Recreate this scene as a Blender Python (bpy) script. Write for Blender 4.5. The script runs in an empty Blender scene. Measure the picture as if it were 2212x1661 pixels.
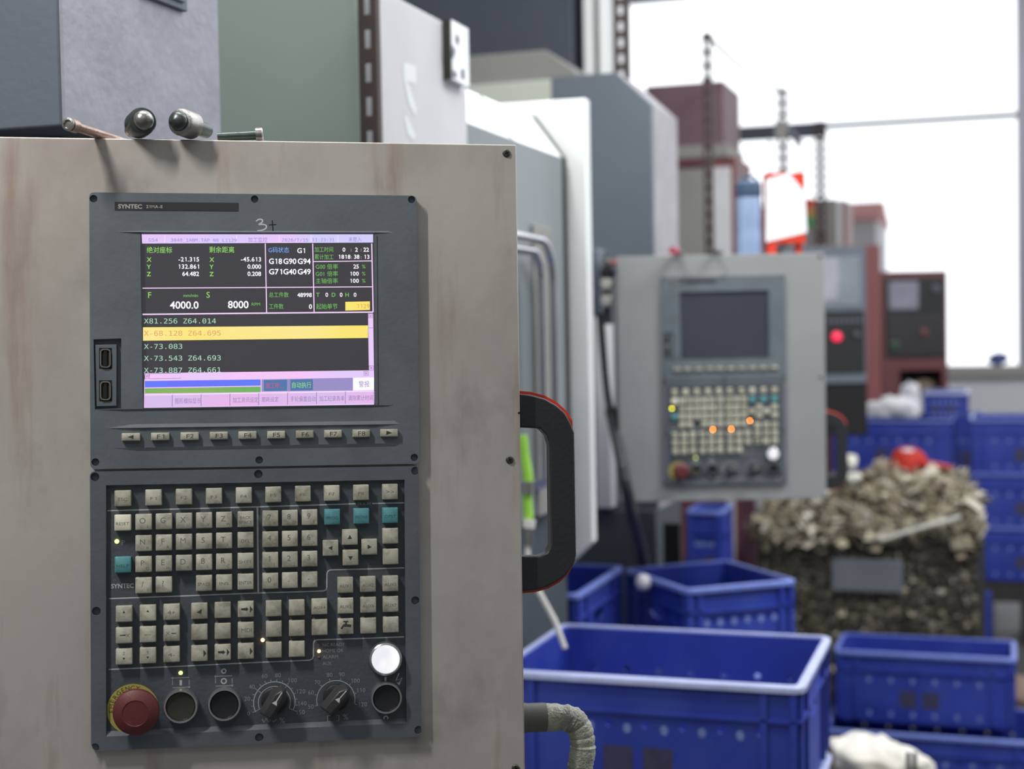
import bpy, bmesh, math, random
from mathutils import Vector, Matrix

scene = bpy.context.scene
COL = scene.collection
random.seed(7)

# ------------------------------------------------------------------ camera
IMG_W, IMG_H, FPX = 2212.0, 1661.0, 3200.0
CX, CY = IMG_W / 2, IMG_H / 2
YAW, ROLL = math.radians(18.3), 0.0185
PITCH = math.atan(120 * math.cos(ROLL) / FPX)
CAM = Vector((0, 0, 1.5))
_R = Vector((math.cos(YAW), math.sin(YAW), 0))
_F = Vector((-math.sin(YAW), math.cos(YAW), 0))
_Z = Vector((0, 0, 1))
FWD = _F * math.cos(PITCH) - _Z * math.sin(PITCH)
_U = _Z * math.cos(PITCH) + _F * math.sin(PITCH)
RIGHT = _R * math.cos(ROLL) - _U * math.sin(ROLL)
UP = _R * math.sin(ROLL) + _U * math.cos(ROLL)
cam = bpy.data.cameras.new('camera')
cam.sensor_width = 36.0
cam.lens = FPX / IMG_W * 36.0
cam.clip_start, cam.clip_end = 0.05, 200
cam.dof.use_dof = True
cam.dof.focus_distance = 1.36
cam.dof.aperture_fstop = 4.8
camo = bpy.data.objects.new('camera', cam)
COL.objects.link(camo)
m = Matrix.Identity(4)
for i in range(3):
    m[i][0], m[i][1], m[i][2], m[i][3] = RIGHT[i], UP[i], -FWD[i], CAM[i]
camo.matrix_world = m
scene.camera = camo

# ------------------------------------------------------------------ view, world, lights
vs = scene.view_settings
scene.display_settings.display_device = 'sRGB'
vs.view_transform = 'Standard'
vs.look = 'None'
vs.exposure = 0.0
vs.gamma = 1.0
vs.use_curve_mapping = False

world = bpy.data.worlds.new('World')
scene.world = world
world.use_nodes = True
nt = world.node_tree
bg = nt.nodes['Background']
# overcast sky: brightest towards the far windows, dim straight overhead (under the shed roof)
tc = nt.nodes.new('ShaderNodeTexCoord')
sep = nt.nodes.new('ShaderNodeSeparateXYZ')
nt.links.new(tc.outputs['Generated'], sep.inputs[0])
mr = nt.nodes.new('ShaderNodeMapRange')
mr.inputs['From Min'].default_value = 0.2
mr.inputs['From Max'].default_value = 0.9
mr.inputs['To Min'].default_value = 0.22
mr.inputs['To Max'].default_value = 1.9
nt.links.new(sep.outputs['Y'], mr.inputs['Value'])
nt.links.new(mr.outputs[0], bg.inputs['Strength'])
bg.inputs['Color'].default_value = (0.93, 0.96, 1.0, 1)


def area(name, loc, target, sx, sy, power, color=(1, 1, 1), spread=180):
    l = bpy.data.lights.new(name, 'AREA')
    l.shape = 'RECTANGLE'
    l.size, l.size_y, l.energy, l.color = sx, sy, power, color
    l.spread = math.radians(spread)
    o = bpy.data.objects.new(name, l)
    COL.objects.link(o)
    o.location = loc
    o.rotation_euler = (Vector(target) - Vector(loc)).to_track_quat('-Z', 'Y').to_euler()
    return o


area('tube_lamp_near', (-0.98, 0.42, 2.55), (-0.66, 1.15, 1.4), 0.05, 0.34, 14.5, (1.0, 0.97, 0.94))
area('tube_lamp_second', (-1.0, 2.75, 2.6), (-0.70, 3.5, 1.4), 0.06, 0.4, 7, (1.0, 0.99, 0.98))
area('ceiling_tubes_aisle', (1.6, 4.5, 4.2), (-0.9, 4.5, 1.2), 0.6, 7.0, 105, (0.97, 0.98, 1.0))
area('ceiling_tubes_cross', (0.3, 1.6, 3.9), (-0.9, 4.2, 1.4), 2.4, 0.4, 34, (0.98, 0.99, 1.0))  # fill light added to lift the machine faces turned towards the camera
area('ceiling_tubes_left', (-0.95, 1.36, 3.2), (-1.1, 2.0, 1.6), 0.9, 0.12, 17, (0.97, 1.0, 0.98))  # added fill for the green cabinet and left side sheet, kept off the pendant
area('ceiling_tubes_right', (1.3, 3.0, 3.9), (1.0, 5.6, 0.7), 1.6, 0.3, 95, (0.96, 0.98, 1.0))  # unseen fill light, added to brighten the right-hand crates
area('ceiling_tubes_far', (1.2, 8.6, 4.0), (1.0, 12.0, 0.7), 3.0, 0.4, 70, (0.97, 0.98, 1.0))  # extra fill, added to lighten the wall under the window
area('ceiling_tubes_front', (0.6, -1.5, 4.0), (-0.6, 3.5, 1.2), 3.0, 0.6, 10, (1.0, 0.98, 0.96))


# ------------------------------------------------------------------ pixel -> world
def ray(px, py):
    return FWD + RIGHT * ((px - CX) / FPX) - UP * ((py - CY) / FPX)


def at(px, py, X=None, Y=None, Z=None, d=None):
    r = ray(px, py)
    if X is not None: t = (X - CAM.x) / r.x
    elif Y is not None: t = (Y - CAM.y) / r.y
    elif Z is not None: t = (Z - CAM.z) / r.z
    else: t = d
    return CAM + r * t


# ------------------------------------------------------------------ materials
def lin(c):
    return tuple(((v / 255) / 12.92 if v / 255 <= 0.04045 else ((v / 255 + 0.055) / 1.055) ** 2.4) for v in c) + (1.0,)


def mat(name, col, rough=0.55, metal=0.0, var=0.12, scale=14.0, bump=0.0, dirt=None, dirt_amt=0.0, dirt_scale=5.0,
        emit=None, estr=1.0, rnd=0.0, coat=0.0, spec=0.5, alpha=1.0, trans=0.0, stretch=None):
    m = bpy.data.materials.new(name)
    m.use_nodes = True
    n, L = m.node_tree.nodes, m.node_tree.links
    b = n['Principled BSDF']
    b.inputs['Roughness'].default_value = rough
    b.inputs['Metallic'].default_value = metal
    b.inputs['Specular IOR Level'].default_value = spec
    b.inputs['Coat Weight'].default_value = coat
    b.inputs['Transmission Weight'].default_value = trans
    b.inputs['Alpha'].default_value = alpha
    c = lin(col)
    tc = n.new('ShaderNodeTexCoord')
    vec = tc.outputs['Object']
    if stretch:
        mp = n.new('ShaderNodeMapping')
        mp.inputs['Scale'].default_value = stretch
        L.new(vec, mp.inputs['Vector'])
        vec = mp.outputs[0]
    nz = n.new('ShaderNodeTexNoise')
    nz.inputs['Scale'].default_value = scale
    nz.inputs['Detail'].default_value = 5
    L.new(vec, nz.inputs['Vector'])
    ramp = n.new('ShaderNodeMapRange')
    ramp.inputs['From Min'].default_value = 0.3
    ramp.inputs['From Max'].default_value = 0.7
    ramp.inputs['To Min'].default_value = 1 - var
    ramp.inputs['To Max'].default_value = 1 + var
    L.new(nz.outputs['Fac'], ramp.inputs['Value'])
    mul = n.new('ShaderNodeVectorMath')
    mul.operation = 'SCALE'
    mul.inputs[0].default_value = c[:3]
    L.new(ramp.outputs[0], mul.inputs['Scale'])
    out = mul.outputs[0]
    if rnd:
        oi = n.new('ShaderNodeObjectInfo')
        r2 = n.new('ShaderNodeMapRange')
        r2.inputs['To Min'].default_value = 1 - rnd
        r2.inputs['To Max'].default_value = 1 + rnd * 0.6
        L.new(oi.outputs['Random'], r2.inputs['Value'])
        m2 = n.new('ShaderNodeVectorMath')
        m2.operation = 'SCALE'
        L.new(out, m2.inputs[0])
        L.new(r2.outputs[0], m2.inputs['Scale'])
        out = m2.outputs[0]
    if dirt:
        nd = n.new('ShaderNodeTexNoise')
        nd.inputs['Scale'].default_value = dirt_scale
        nd.inputs['Detail'].default_value = 8
        nd.inputs['Roughness'].default_value = 0.65
        L.new(vec, nd.inputs['Vector'])
        rd = n.new('ShaderNodeMapRange')
        rd.inputs['From Min'].default_value = 0.45
        rd.inputs['From Max'].default_value = 0.7
        rd.inputs['To Max'].default_value = dirt_amt
        L.new(nd.outputs['Fac'], rd.inputs['Value'])
        mx = n.new('ShaderNodeMix')
        mx.data_type = 'RGBA'
        L.new(rd.outputs[0], mx.inputs['Factor'])
        L.new(out, mx.inputs['A'])
        mx.inputs['B'].default_value = lin(dirt)
        out = mx.outputs['Result']
    L.new(out, b.inputs['Base Color'])
    if bump:
        bp = n.new('ShaderNodeBump')
        bp.inputs['Strength'].default_value = bump
        bp.inputs['Distance'].default_value = 0.002
        n2 = n.new('ShaderNodeTexNoise')
        n2.inputs['Scale'].default_value = scale * 12
        L.new(vec, n2.inputs['Vector'])
        L.new(n2.outputs['Fac'], bp.inputs['Height'])
        L.new(bp.outputs[0], b.inputs['Normal'])
    if emit:
        b.inputs['Emission Color'].default_value = lin(emit)
        b.inputs['Emission Strength'].default_value = estr
    return m


def glow(name, col, s=1.0, col2=None, sc=6.0, gloss=0.02):
    """lit display colour; col2 = the second tint of the display's interference bands"""
    m = bpy.data.materials.new(name)
    m.use_nodes = True
    n, L = m.node_tree.nodes, m.node_tree.links
    b = n['Principled BSDF']
    b.inputs['Base Color'].default_value = (gloss, gloss, gloss, 1)
    b.inputs['Roughness'].default_value = 0.35
    b.inputs['Emission Strength'].default_value = s
    b.inputs['Emission Color'].default_value = lin(col)
    if col2:
        tc = n.new('ShaderNodeTexCoord')
        w = n.new('ShaderNodeTexNoise')
        w.inputs['Scale'].default_value = sc
        w.inputs['Detail'].default_value = 1.0
        L.new(tc.outputs['Object'], w.inputs['Vector'])
        r = n.new('ShaderNodeMapRange')
        r.inputs['From Min'].default_value = 0.38
        r.inputs['From Max'].default_value = 0.62
        L.new(w.outputs['Fac'], r.inputs['Value'])
        mx = n.new('ShaderNodeMix')
        mx.data_type = 'RGBA'
        mx.inputs['A'].default_value = lin(col)
        mx.inputs['B'].default_value = lin(col2)
        L.new(r.outputs[0], mx.inputs['Factor'])
        L.new(mx.outputs['Result'], b.inputs['Emission Color'])
    return m


M = {}
M['plate'] = mat('worn beige steel', (186, 181, 174), 0.42, 0.1, 0.06, 7, 0.12, (146, 132, 124), 0.6, 4.5, stretch=(1, 1, .7))
def stain(m, col, vscale, lo, hi, amt):
    """vertical rust and oil streaks worked into the plate's own colour"""
    n, L = m.node_tree.nodes, m.node_tree.links
    b = n['Principled BSDF']
    src = b.inputs['Base Color'].links[0].from_socket
    tc = n.new('ShaderNodeTexCoord')
    mp = n.new('ShaderNodeMapping')
    mp.inputs['Scale'].default_value = vscale
    L.new(tc.outputs['Object'], mp.inputs['Vector'])
    nz = n.new('ShaderNodeTexNoise')
    nz.inputs['Scale'].default_value = 1.0
    nz.inputs['Detail'].default_value = 7
    nz.inputs['Roughness'].default_value = 0.62
    L.new(mp.outputs[0], nz.inputs['Vector'])
    r = n.new('ShaderNodeMapRange')
    r.inputs['From Min'].default_value, r.inputs['From Max'].default_value = lo, hi
    r.inputs['To Max'].default_value = amt
    L.new(nz.outputs['Fac'], r.inputs['Value'])
    mx = n.new('ShaderNodeMix')
    mx.data_type = 'RGBA'
    L.new(r.outputs[0], mx.inputs['Factor'])
    L.new(src, mx.inputs['A'])
    mx.inputs['B'].default_value = lin(col)
    L.new(mx.outputs['Result'], b.inputs['Base Color'])


stain(M['plate'], (138, 104, 88), (26, 26, 3.2), .54, .72, .5)
stain(M['plate'], (112, 106, 100), (11, 11, 8), .56, .72, .42)
stain(M['plate'], (88, 82, 78), (150, 150, 110), .72, .78, .6)
M['screw'] = mat('dark screw steel', (88, 86, 84), 0.45, 0.7, 0.15, 200)
M['bezel'] = mat('slate grey plastic', (99, 108, 114), 0.62, 0, 0.05, 18, 0.1, (74, 80, 84), 0.5, 14)
M['kbframe'] = mat('dark slate plastic', (93, 99, 106), 0.62, 0, 0.05, 18, 0.1, (70, 74, 78), 0.45, 14)
M['kbpanel'] = mat('keyboard membrane charcoal', (76, 82, 89), 0.7, 0, 0.08, 25, 0.2)
M['key'] = mat('grimy beige key plastic', (182, 180, 162), 0.55, 0, 0.10, 60, 0.1, (100, 96, 84), 0.72, 70, rnd=0.14)
M['keywhite'] = mat('pale key plastic', (226, 222, 200), 0.5, 0, 0.06, 60)
M['keyteal'] = mat('teal key plastic', (84, 148, 152), 0.5, 0, 0.08, 60, 0, (66, 104, 112), 0.6, 80)
M['keytext'] = mat('worn key print', (112, 111, 101), 0.6, 0, 0.05, 30)
M['keytextdark'] = mat('dark key print', (62, 62, 60), 0.6, 0, 0.05, 30)
M['tealtext'] = mat('teal key print', (48, 96, 104), 0.6, 0, 0.05, 30)
M['line'] = mat('white panel print', (186, 192, 190), 0.6, 0, 0.12, 60)
M['linedim'] = mat('grey panel print', (146, 150, 150), 0.6, 0, 0.12, 60)
M['strip'] = mat('black name strip', (52, 51, 54), 0.4, 0, 0.1, 30)
M['striptext'] = mat('strip letters', (176, 172, 164), 0.5, 0, 0.05, 30)
M['black'] = mat('black plastic', (34, 35, 37), 0.45, 0, 0.12, 30, 0.1)
M['matteblack'] = mat('soot black', (18, 18, 20), 0.8, 0, 0.1, 30)
M['handle'] = mat('black handle plastic', (38, 40, 43), 0.5, 0, 0.08, 20, 0.15)
M['red'] = mat('orange red plastic', (214, 62, 40), 0.4, 0, 0.06, 20)
M['stopred'] = mat('worn dark red mushroom', (98, 42, 44), 0.5, 0, 0.12, 40, 0.1)
M['yellow'] = mat('faded yellow label', (176, 166, 84), 0.55, 0, 0.08, 30)
M['ylabel'] = mat('yellow label print', (74, 72, 46), 0.6, 0, 0.05, 30)
M['chrome'] = mat('chrome', (205, 205, 210), 0.13, 1.0, 0.04, 20)
M['dullmetal'] = mat('dull steel', (150, 148, 146), 0.35, 0.9, 0.15, 60, 0.1)
M['gunmetal'] = mat('dark green steel', (84, 92, 90), 0.35, 0.8, 0.2, 70)
M['olive'] = mat('unlit green lens', (52, 52, 44), 0.35, 0, 0.1, 30)
M['capblack'] = mat('black button cap', (30, 31, 35), 0.4, 0, 0.1, 30)
M['grip'] = mat('grey black knob plastic', (58, 58, 60), 0.38, 0, 0.1, 30, 0.1)
M['lampwhite'] = glow('lit white lens', (236, 236, 244), 1.0, (255, 255, 255), 60)
M['ring'] = mat('satin ring steel', (176, 176, 178), 0.28, 0.85, 0.08, 40)
M['copper'] = mat('coppery steel', (176, 150, 138), 0.35, 0.85, 0.25, 90, 0.2)
M['chalk'] = mat('white marker', (205, 208, 208), 0.7, 0, 0.05, 30)
M['usbmetal'] = mat('usb shell', (168, 164, 150), 0.3, 0.9, 0.1, 60)
# display colours
M['s_dark'] = glow('display black', (58, 56, 62), 0.8, gloss=.03)
M['s_pink'] = glow('display lavender', (222, 204, 250), 1.0, (246, 196, 248), 9)
M['s_head'] = glow('display header', (206, 206, 250), 1.0, (238, 196, 250), 9)
M['s_btn'] = glow('display button', (214, 188, 236), 1.0, (232, 180, 232), 11)
M['s_btnhi'] = glow('display button edge light', (252, 236, 255), 1.0)
M['s_btnlo'] = glow('display button edge dark', (150, 128, 172), 1.0)
M['s_white'] = glow('display white', (250, 246, 255), 1.05)
M['s_rule'] = glow('display rule', (240, 208, 246), 1.0)
M['s_green'] = glow('display green', (150, 226, 104), 1.0)
M['s_dgreen'] = glow('display mid green', (118, 200, 96), .9)
M['s_code'] = glow('display code', (176, 222, 196), 1.0)
M['s_blue'] = glow('display blue', (120, 170, 246), 1.0)
M['s_yellow'] = glow('display yellow', (250, 226, 96), 1.0, (250, 232, 150), 8)
M['s_ytext'] = glow('display yellow text', (222, 152, 106), 1.0)
M['s_bluebar'] = glow('display blue bar', (104, 112, 250), 1.0, (84, 128, 244), 8)
M['s_greenbar'] = glow('display green bar', (132, 176, 92), 1.0, (84, 178, 96), 8)
M['s_violet'] = glow('display violet', (150, 140, 196), 1.0)
M['s_teal'] = glow('display teal box', (78, 116, 168), 1.0)
M['s_redtext'] = glow('display red text', (214, 74, 110), 1.0)
M['s_htext'] = glow('display header text', (150, 132, 206), 1.0)
M['s_btext'] = glow('display button text', (150, 122, 178), 1.0)
M['screenoff'] = mat('dark screen glass', (62, 64, 74), 0.3, 0, 0.05, 8)
M['led_amber'] = glow('amber led', (255, 176, 96), 9)
M['led_amber_far'] = glow('amber led bright', (255, 140, 20), 26)
M['led_green'] = glow('yellow green led', (236, 250, 110), 4)
M['led_yellow_far'] = glow('yellow led bright', (220, 214, 30), 16)
M['led_off'] = mat('unlit red led', (118, 84, 74), 0.4)
M['led_redbig'] = glow('red lamp', (255, 40, 84), 1.6)
# machines
M['steelgrey'] = mat('worn grey enamel', (150, 151, 162), 0.4, 0.1, 0.08, 7, 0.35, (178, 176, 188), 0.5, 22)
M['slatepaint'] = mat('dark blue grey enamel', (98, 106, 118), 0.55, 0, 0.05, 9, 0.2)
M['greypaint'] = mat('blue grey enamel', (90, 98, 108), 0.5, 0, 0.05, 6)
M['lightgrey'] = mat('light grey enamel', (206, 205, 208), 0.5, 0, 0.05, 5)
M['doorgrey'] = mat('door grey enamel', (126, 133, 136), 0.4, 0, 0.05, 5)
M['white'] = mat('white enamel', (228, 232, 230), 0.45, 0, 0.03, 5)
M['palegreen'] = mat('pale green grey enamel', (200, 204, 192), 0.5, 0, 0.03, 5)
M['beigegrey'] = mat('beige grey enamel', (140, 138, 134), 0.6, 0, 0.05, 5)
M['navy'] = mat('dark navy enamel', (66, 72, 84), 0.6, 0, 0.06, 6)
M['sage'] = mat('sage green enamel', (152, 166, 156), 0.55, 0, 0.04, 4)
M['brown'] = mat('dark brown angle steel', (70, 58, 56), 0.6, 0.1, 0.1, 30)
M['darkbase'] = mat('dark slate base', (66, 74, 80), 0.6, 0, 0.08, 6)
M['maroon'] = mat('maroon enamel', (112, 64, 66), 0.5, 0, 0.06, 6)
M['mauve'] = mat('dusty maroon enamel', (108, 82, 92), 0.55, 0, 0.05, 6)
M['rubber'] = mat('black rubber seal', (46, 46, 42), 0.7, 0, 0.1, 30)
M['lime'] = mat('lime green hose', (150, 206, 74), 0.45, 0, 0.08, 30)
M['offwhite'] = mat('off white', (214, 212, 204), 0.6, 0, 0.06, 30)
M['cabblue'] = mat('blue crate plastic', (40, 58, 152), 0.45, 0, 0.12, 7, 0.1, (64, 84, 158), 0.45, 9)
M['rim'] = mat('scuffed pale blue rim', (176, 184, 222), 0.35, 0, 0.1, 30)  # gloss of the overhead lamps put into the rim colour
M['rimblue'] = mat('light blue rim', (108, 126, 200), 0.38, 0, 0.1, 30)  # same painted gloss, weaker, for the other crates
M['print'] = mat('dark print', (58, 56, 84), 0.6, 0, 0.2, 60)
M['smudge'] = mat('pale smudge', (116, 132, 190), 0.6, 0, 0.3, 60)
M['paper'] = mat('white paper', (244, 244, 246), 0.7, 0, 0.02, 10)
M['conduit'] = mat('dark ribbed conduit', (58, 62, 64), 0.5, 0, 0.1, 60)
M['sleeve'] = mat('grey hose sleeve', (92, 92, 88), 0.55, 0, 0.12, 30)
M['tape'] = mat('grimy taped hose', (160, 162, 148), 0.4, 0, 0.2, 40, 0.8, (66, 66, 52), 0.8, 45)
M['wire'] = mat('bin wire', (74, 74, 70), 0.5, 0.5, 0.1, 30)
M['tagplate'] = mat('grey tin plate', (112, 116, 122), 0.5, 0.2, 0.06, 10)
M['plategrey'] = mat('grey pendant enamel', (150, 152, 152), 0.45, 0.05, 0.05, 6)
M['floor'] = mat('oily concrete floor', (92, 92, 92), 0.6, 0, 0.15, 2.5, 0.3, (54, 52, 50), 0.6, 1.4)
M['wall'] = mat('painted wall', (206, 207, 212), 0.7, 0, 0.03, 3)
M['sill'] = mat('sill stone', (150, 149, 146), 0.7, 0, 0.06, 6)
M['post'] = mat('window frame aluminium', (150, 150, 160), 0.5, 0.2, 0.04, 6)
M['capred'] = mat('red cap cloth', (182, 40, 28), 0.7, 0, 0.1, 30)
M['bottleblue'] = mat('pale blue bottle plastic', (168, 190, 226), 0.2, 0, 0.05, 10, trans=0.35)
M['bottlelid'] = mat('slate blue lid', (74, 96, 122), 0.4, 0, 0.05, 10)
M['cardboard'] = mat('dark brown cardboard', (70, 58, 50), 0.8, 0, 0.12, 12)
M['film'] = mat('crumpled white film', (226, 222, 212), 0.4, 0, 0.05, 20, 0, (120, 112, 90), 0.7, 4)
M['brick'] = mat('pink roof tiles', (200, 130, 126), 0.8, 0, 0.05, 4)
M['outwall'] = mat('pale outside wall', (235, 235, 238), 0.8, 0, 0.03, 2)
M['amberlens'] = mat('amber lens', (190, 140, 60), 0.4)
M['greenlens'] = mat('green lens', (60, 150, 90), 0.4)
M['pallet'] = mat('dark pallet wood', (52, 50, 50), 0.8, 0, 0.15, 12)
M['foam'] = mat('white rag cloth', (225, 226, 230), 0.8, 0, 0.05, 20)


def scrap_material():
    m = bpy.data.materials.new('mixed scrap metal')
    m.use_nodes = True
    n, L = m.node_tree.nodes, m.node_tree.links
    b = n['Principled BSDF']
    g = n.new('ShaderNodeNewGeometry')
    r = n.new('ShaderNodeValToRGB')
    e = r.color_ramp.elements
    e[0].position, e[0].color = 0.0, lin((70, 66, 54))
    e[1].position, e[1].color = 1.0, lin((226, 220, 204))
    for p, c in ((0.3, (126, 118, 98)), (0.55, (160, 150, 126)), (0.8, (184, 174, 152))):
        q = e.new(p)
        q.color = lin(c)
    L.new(g.outputs['Random Per Island'], r.inputs[0])
    L.new(r.outputs[0], b.inputs['Base Color'])
    b.inputs['Roughness'].default_value = 0.5
    b.inputs['Metallic'].default_value = 0.15
    return m


M['scrap'] = scrap_material()


# ------------------------------------------------------------------ mesh builder
class MB:
    def __init__(self):
        self.v, self.f, self.mi = [], [], []

    def add(self, verts, faces, mi=0):
        o = len(self.v)
        self.v += [Vector(p) for p in verts]
        for f in faces:
            self.f.append([i + o for i in f])
            self.mi.append(mi)
        return self

    def box(self, a, b, mi=0, M4=None):
        x0, y0, z0 = (min(a[i], b[i]) for i in range(3))
        x1, y1, z1 = (max(a[i], b[i]) for i in range(3))
        vs_ = [Vector(p) for p in ((x0, y0, z0), (x1, y0, z0), (x1, y1, z0), (x0, y1, z0), (x0, y0, z1), (x1, y0, z1), (x1, y1, z1), (x0, y1, z1))]
        if M4: vs_ = [M4 @ p for p in vs_]
        return self.add(vs_, [(0, 3, 2, 1), (4, 5, 6, 7), (0, 1, 5, 4), (1, 2, 6, 5), (2, 3, 7, 6), (3, 0, 4, 7)], mi)

    def loft(self, rings, mi=0, cap=True, closed=False):
        n = len(rings[0])
        vs_, fs = [], []
        for r in rings: vs_ += list(r)
        k = len(rings)
        for i in range(k if closed else k - 1):
            a, b = i * n, ((i + 1) % k) * n
            for j in range(n):
                fs.append((a + j, a + (j + 1) % n, b + (j + 1) % n, b + j))
        if cap and not closed:
            fs.append(tuple(range(n))[::-1])
            fs.append(tuple(range((k - 1) * n, k * n)))
        return self.add(vs_, fs, mi)

    def prism(self, poly, fn, h0, h1, mi=0):
        """poly of 2-D points, fn(a,b,h) -> 3-D"""
        return self.loft([[fn(a, b, h0) for a, b in poly], [fn(a, b, h1) for a, b in poly]], mi)

    def lathe(self, prof, M4, n=32, mi=0):
        """prof [(r,z)...] along local z"""
        rings = []
        for r, z in prof:
            rings.append([M4 @ Vector((r * math.cos(2 * math.pi * i / n), r * math.sin(2 * math.pi * i / n), z)) for i in range(n)])
        return self.loft(rings, mi)

    def tube(self, pts, r, n=12, mi=0, cap=True):
        pts = [Vector(p) for p in pts]
        rings = []
        ref = None
        for i, p in enumerate(pts):
            t = (pts[min(i + 1, len(pts) - 1)] - pts[max(i - 1, 0)]).normalized()
            if ref is None:
                ref = Vector((0, 0, 1)) if abs(t.z) < 0.9 else Vector((1, 0, 0))
            a = (ref - t * ref.dot(t)).normalized()
            ref = a
            b = t.cross(a)
            rr = r(i / (len(pts) - 1)) if callable(r) else r
            rings.append([p + a * rr * math.cos(2 * math.pi * j / n) + b * rr * math.sin(2 * math.pi * j / n) for j in range(n)])
        return self.loft(rings, mi, cap)

    def ball(self, c, r, mi=0, sx=1, sy=1, sz=1, n=12):
        c = Vector(c)
        rings = []
        for i in range(1, n):
            th = math.pi * i / n
            rings.append([c + Vector((r * sx * math.sin(th) * math.cos(2 * math.pi * j / (2 * n)), r * sy * math.sin(th) * math.sin(2 * math.pi * j / (2 * n)), -r * sz * math.cos(th))) for j in range(2 * n)])
        return self.loft(rings, mi)

    def build(self, name, mats, parent=None, loc=(0, 0, 0), smooth=True, bevel=0.0, fix=True):
        me = bpy.data.meshes.new(name)
        me.from_pydata([tuple(p) for p in self.v], [], self.f)
        if not isinstance(mats, (list, tuple)): mats = [mats]
        for k in mats: me.materials.append(M[k] if isinstance(k, str) else k)
        me.polygons.foreach_set('material_index', self.mi)
        if fix:
            bm = bmesh.new()
            bm.from_mesh(me)
            bmesh.ops.recalc_face_normals(bm, faces=bm.faces)
            bm.to_mesh(me)
            bm.free()
        if smooth:
            me.polygons.foreach_set('use_smooth', [True] * len(me.polygons))
            me.set_sharp_from_angle(angle=math.radians(38))
        me.update()
        o = bpy.data.objects.new(name, me)
        COL.objects.link(o)
        if parent: o.parent = parent
        o.location = loc
        if bevel:
            b = o.modifiers.new('bevel', 'BEVEL')
            b.width, b.segments, b.limit_method, b.angle_limit = bevel, 2, 'ANGLE', math.radians(40)
        return o


def tag(o, label=None, cat=None, group=None, kind=None):
    if label: o['label'] = label
    if cat: o['category'] = cat
    if group: o['group'] = group
    if kind: o['kind'] = kind
    return o


def empty(name, loc, label=None, cat=None, group=None):
    o = bpy.data.objects.new(name, None)
    o.empty_display_size = 0.05
    COL.objects.link(o)
    o.location = loc
    return tag(o, label, cat, group)


def copy_tree(o, parent=None, skip=()):
    c = o.copy()
    COL.objects.link(c)
    if parent: c.parent = parent
    for ch in [x for x in COL.objects if x.parent == o]:
        if ch not in skip: copy_tree(ch, c, skip)
    return c


def cut(o, cutter):
    """boolean difference, baked into the mesh"""
    b = o.modifiers.new('cut', 'BOOLEAN')
    b.operation, b.object, b.solver = 'DIFFERENCE', cutter, 'EXACT'
    bpy.context.view_layer.update()
    dg = bpy.context.evaluated_depsgraph_get()
    me = bpy.data.meshes.new_from_object(o.evaluated_get(dg))
    o.modifiers.clear()
    o.data = me
    me.polygons.foreach_set('use_smooth', [True] * len(me.polygons))
    me.set_sharp_from_angle(angle=math.radians(38))
    bpy.data.objects.remove(cutter)


_tcache = {}
FONTS = {}
for _k, _fn in (('mono', 'DejaVuSansMono.woff2'),):      # Blender's own bundled faces
    try:
        FONTS[_k] = bpy.data.fonts.load(bpy.utils.system_resource('DATAFILES', path='fonts') + '/' + _fn)
    except Exception:
        FONTS[_k] = None


def text_geo(body, bold=0.0, shear=0.0, font='sans'):
    if font == 'sans' and body.isascii() and '1' in body:
        # the face's own 1 is a bare stroke: set such strings letter by letter with a flagged 1
        pen, V_, F_ = 0.0, [], []
        for ch in body:
            if ch == ' ':
                pen += .28
                continue
            if ch == '1':
                w_ = .042 + bold
                vs_ = [(.27 - w_, 0), (.27 + w_, 0), (.27 + w_, .69), (.27 - w_ * .4, .69), (.10, .60 + bold), (.10, .52 - bold), (.27 - w_, .585 - bold)]
                fs = [(0, 1, 2, 6), (2, 3, 4, 5), (2, 5, 6)]
            else:
                vs_, fs = text_geo(ch, bold, shear, font)
            lo, hi = min(p[0] for p in vs_), max(p[0] for p in vs_)
            n0 = len(V_)
            if ch.isdigit(): off, adv = pen + (.55 - lo - hi) / 2, .55
            else: off, adv = pen - lo + .05, hi - lo + .10
            V_ += [(x + off, y) for x, y in vs_]
            F_ += [tuple(i + n0 for i in f) for f in fs]
            pen += adv
        return V_, F_
    if not body.isascii() or 'M' in body: bold = 0.0
    k = (body, bold, shear, font)
    if k not in _tcache:
        c = bpy.data.curves.new('txt', 'FONT')
        c.body = body
        if FONTS.get(font): c.font = FONTS[font]
        c.offset = bold
        c.shear = shear
        c.resolution_u = 3
        o = bpy.data.objects.new('txt', c)
        COL.objects.link(o)
        bpy.context.view_layer.update()
        dg = bpy.context.evaluated_depsgraph_get()
        me = bpy.data.meshes.new_from_object(o.evaluated_get(dg))
        vs_ = [(v.co.x, v.co.y) for v in me.vertices]
        fs = [tuple(p.vertices) for p in me.polygons]
        bpy.data.objects.remove(o)
        bpy.data.curves.remove(c)
        bpy.data.meshes.remove(me)
        _tcache[k] = (vs_, fs)
    return _tcache[k]


# ================================================================== PENDANT (control panel near the camera)
UX = Vector((0.89183407, 0.45210744, -0.01519415))
INTO = Vector((-0.45203696, 0.88941465, -0.06785402))
VUP = INTO.cross(UX) * -1
VUP = UX.cross(INTO)
PC = Vector((-0.64461621, 1.20492737, 1.37850737))      # centre of the two-part control unit
PW, PH = 0.29604, 0.50043
V_TOP, V_BOT = 0.2995, -0.286          # steel plate edges, measured from that centre
U_L, U_R = -0.250, 0.2432
RP = Matrix((UX, INTO, VUP)).transposed().to_4x4()
ROOT = PC + VUP * V_BOT
V_TOP = 0.2998


def loc(u, v, h=0.0):
    return Vector((u, -h, v - V_BOT))


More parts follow.
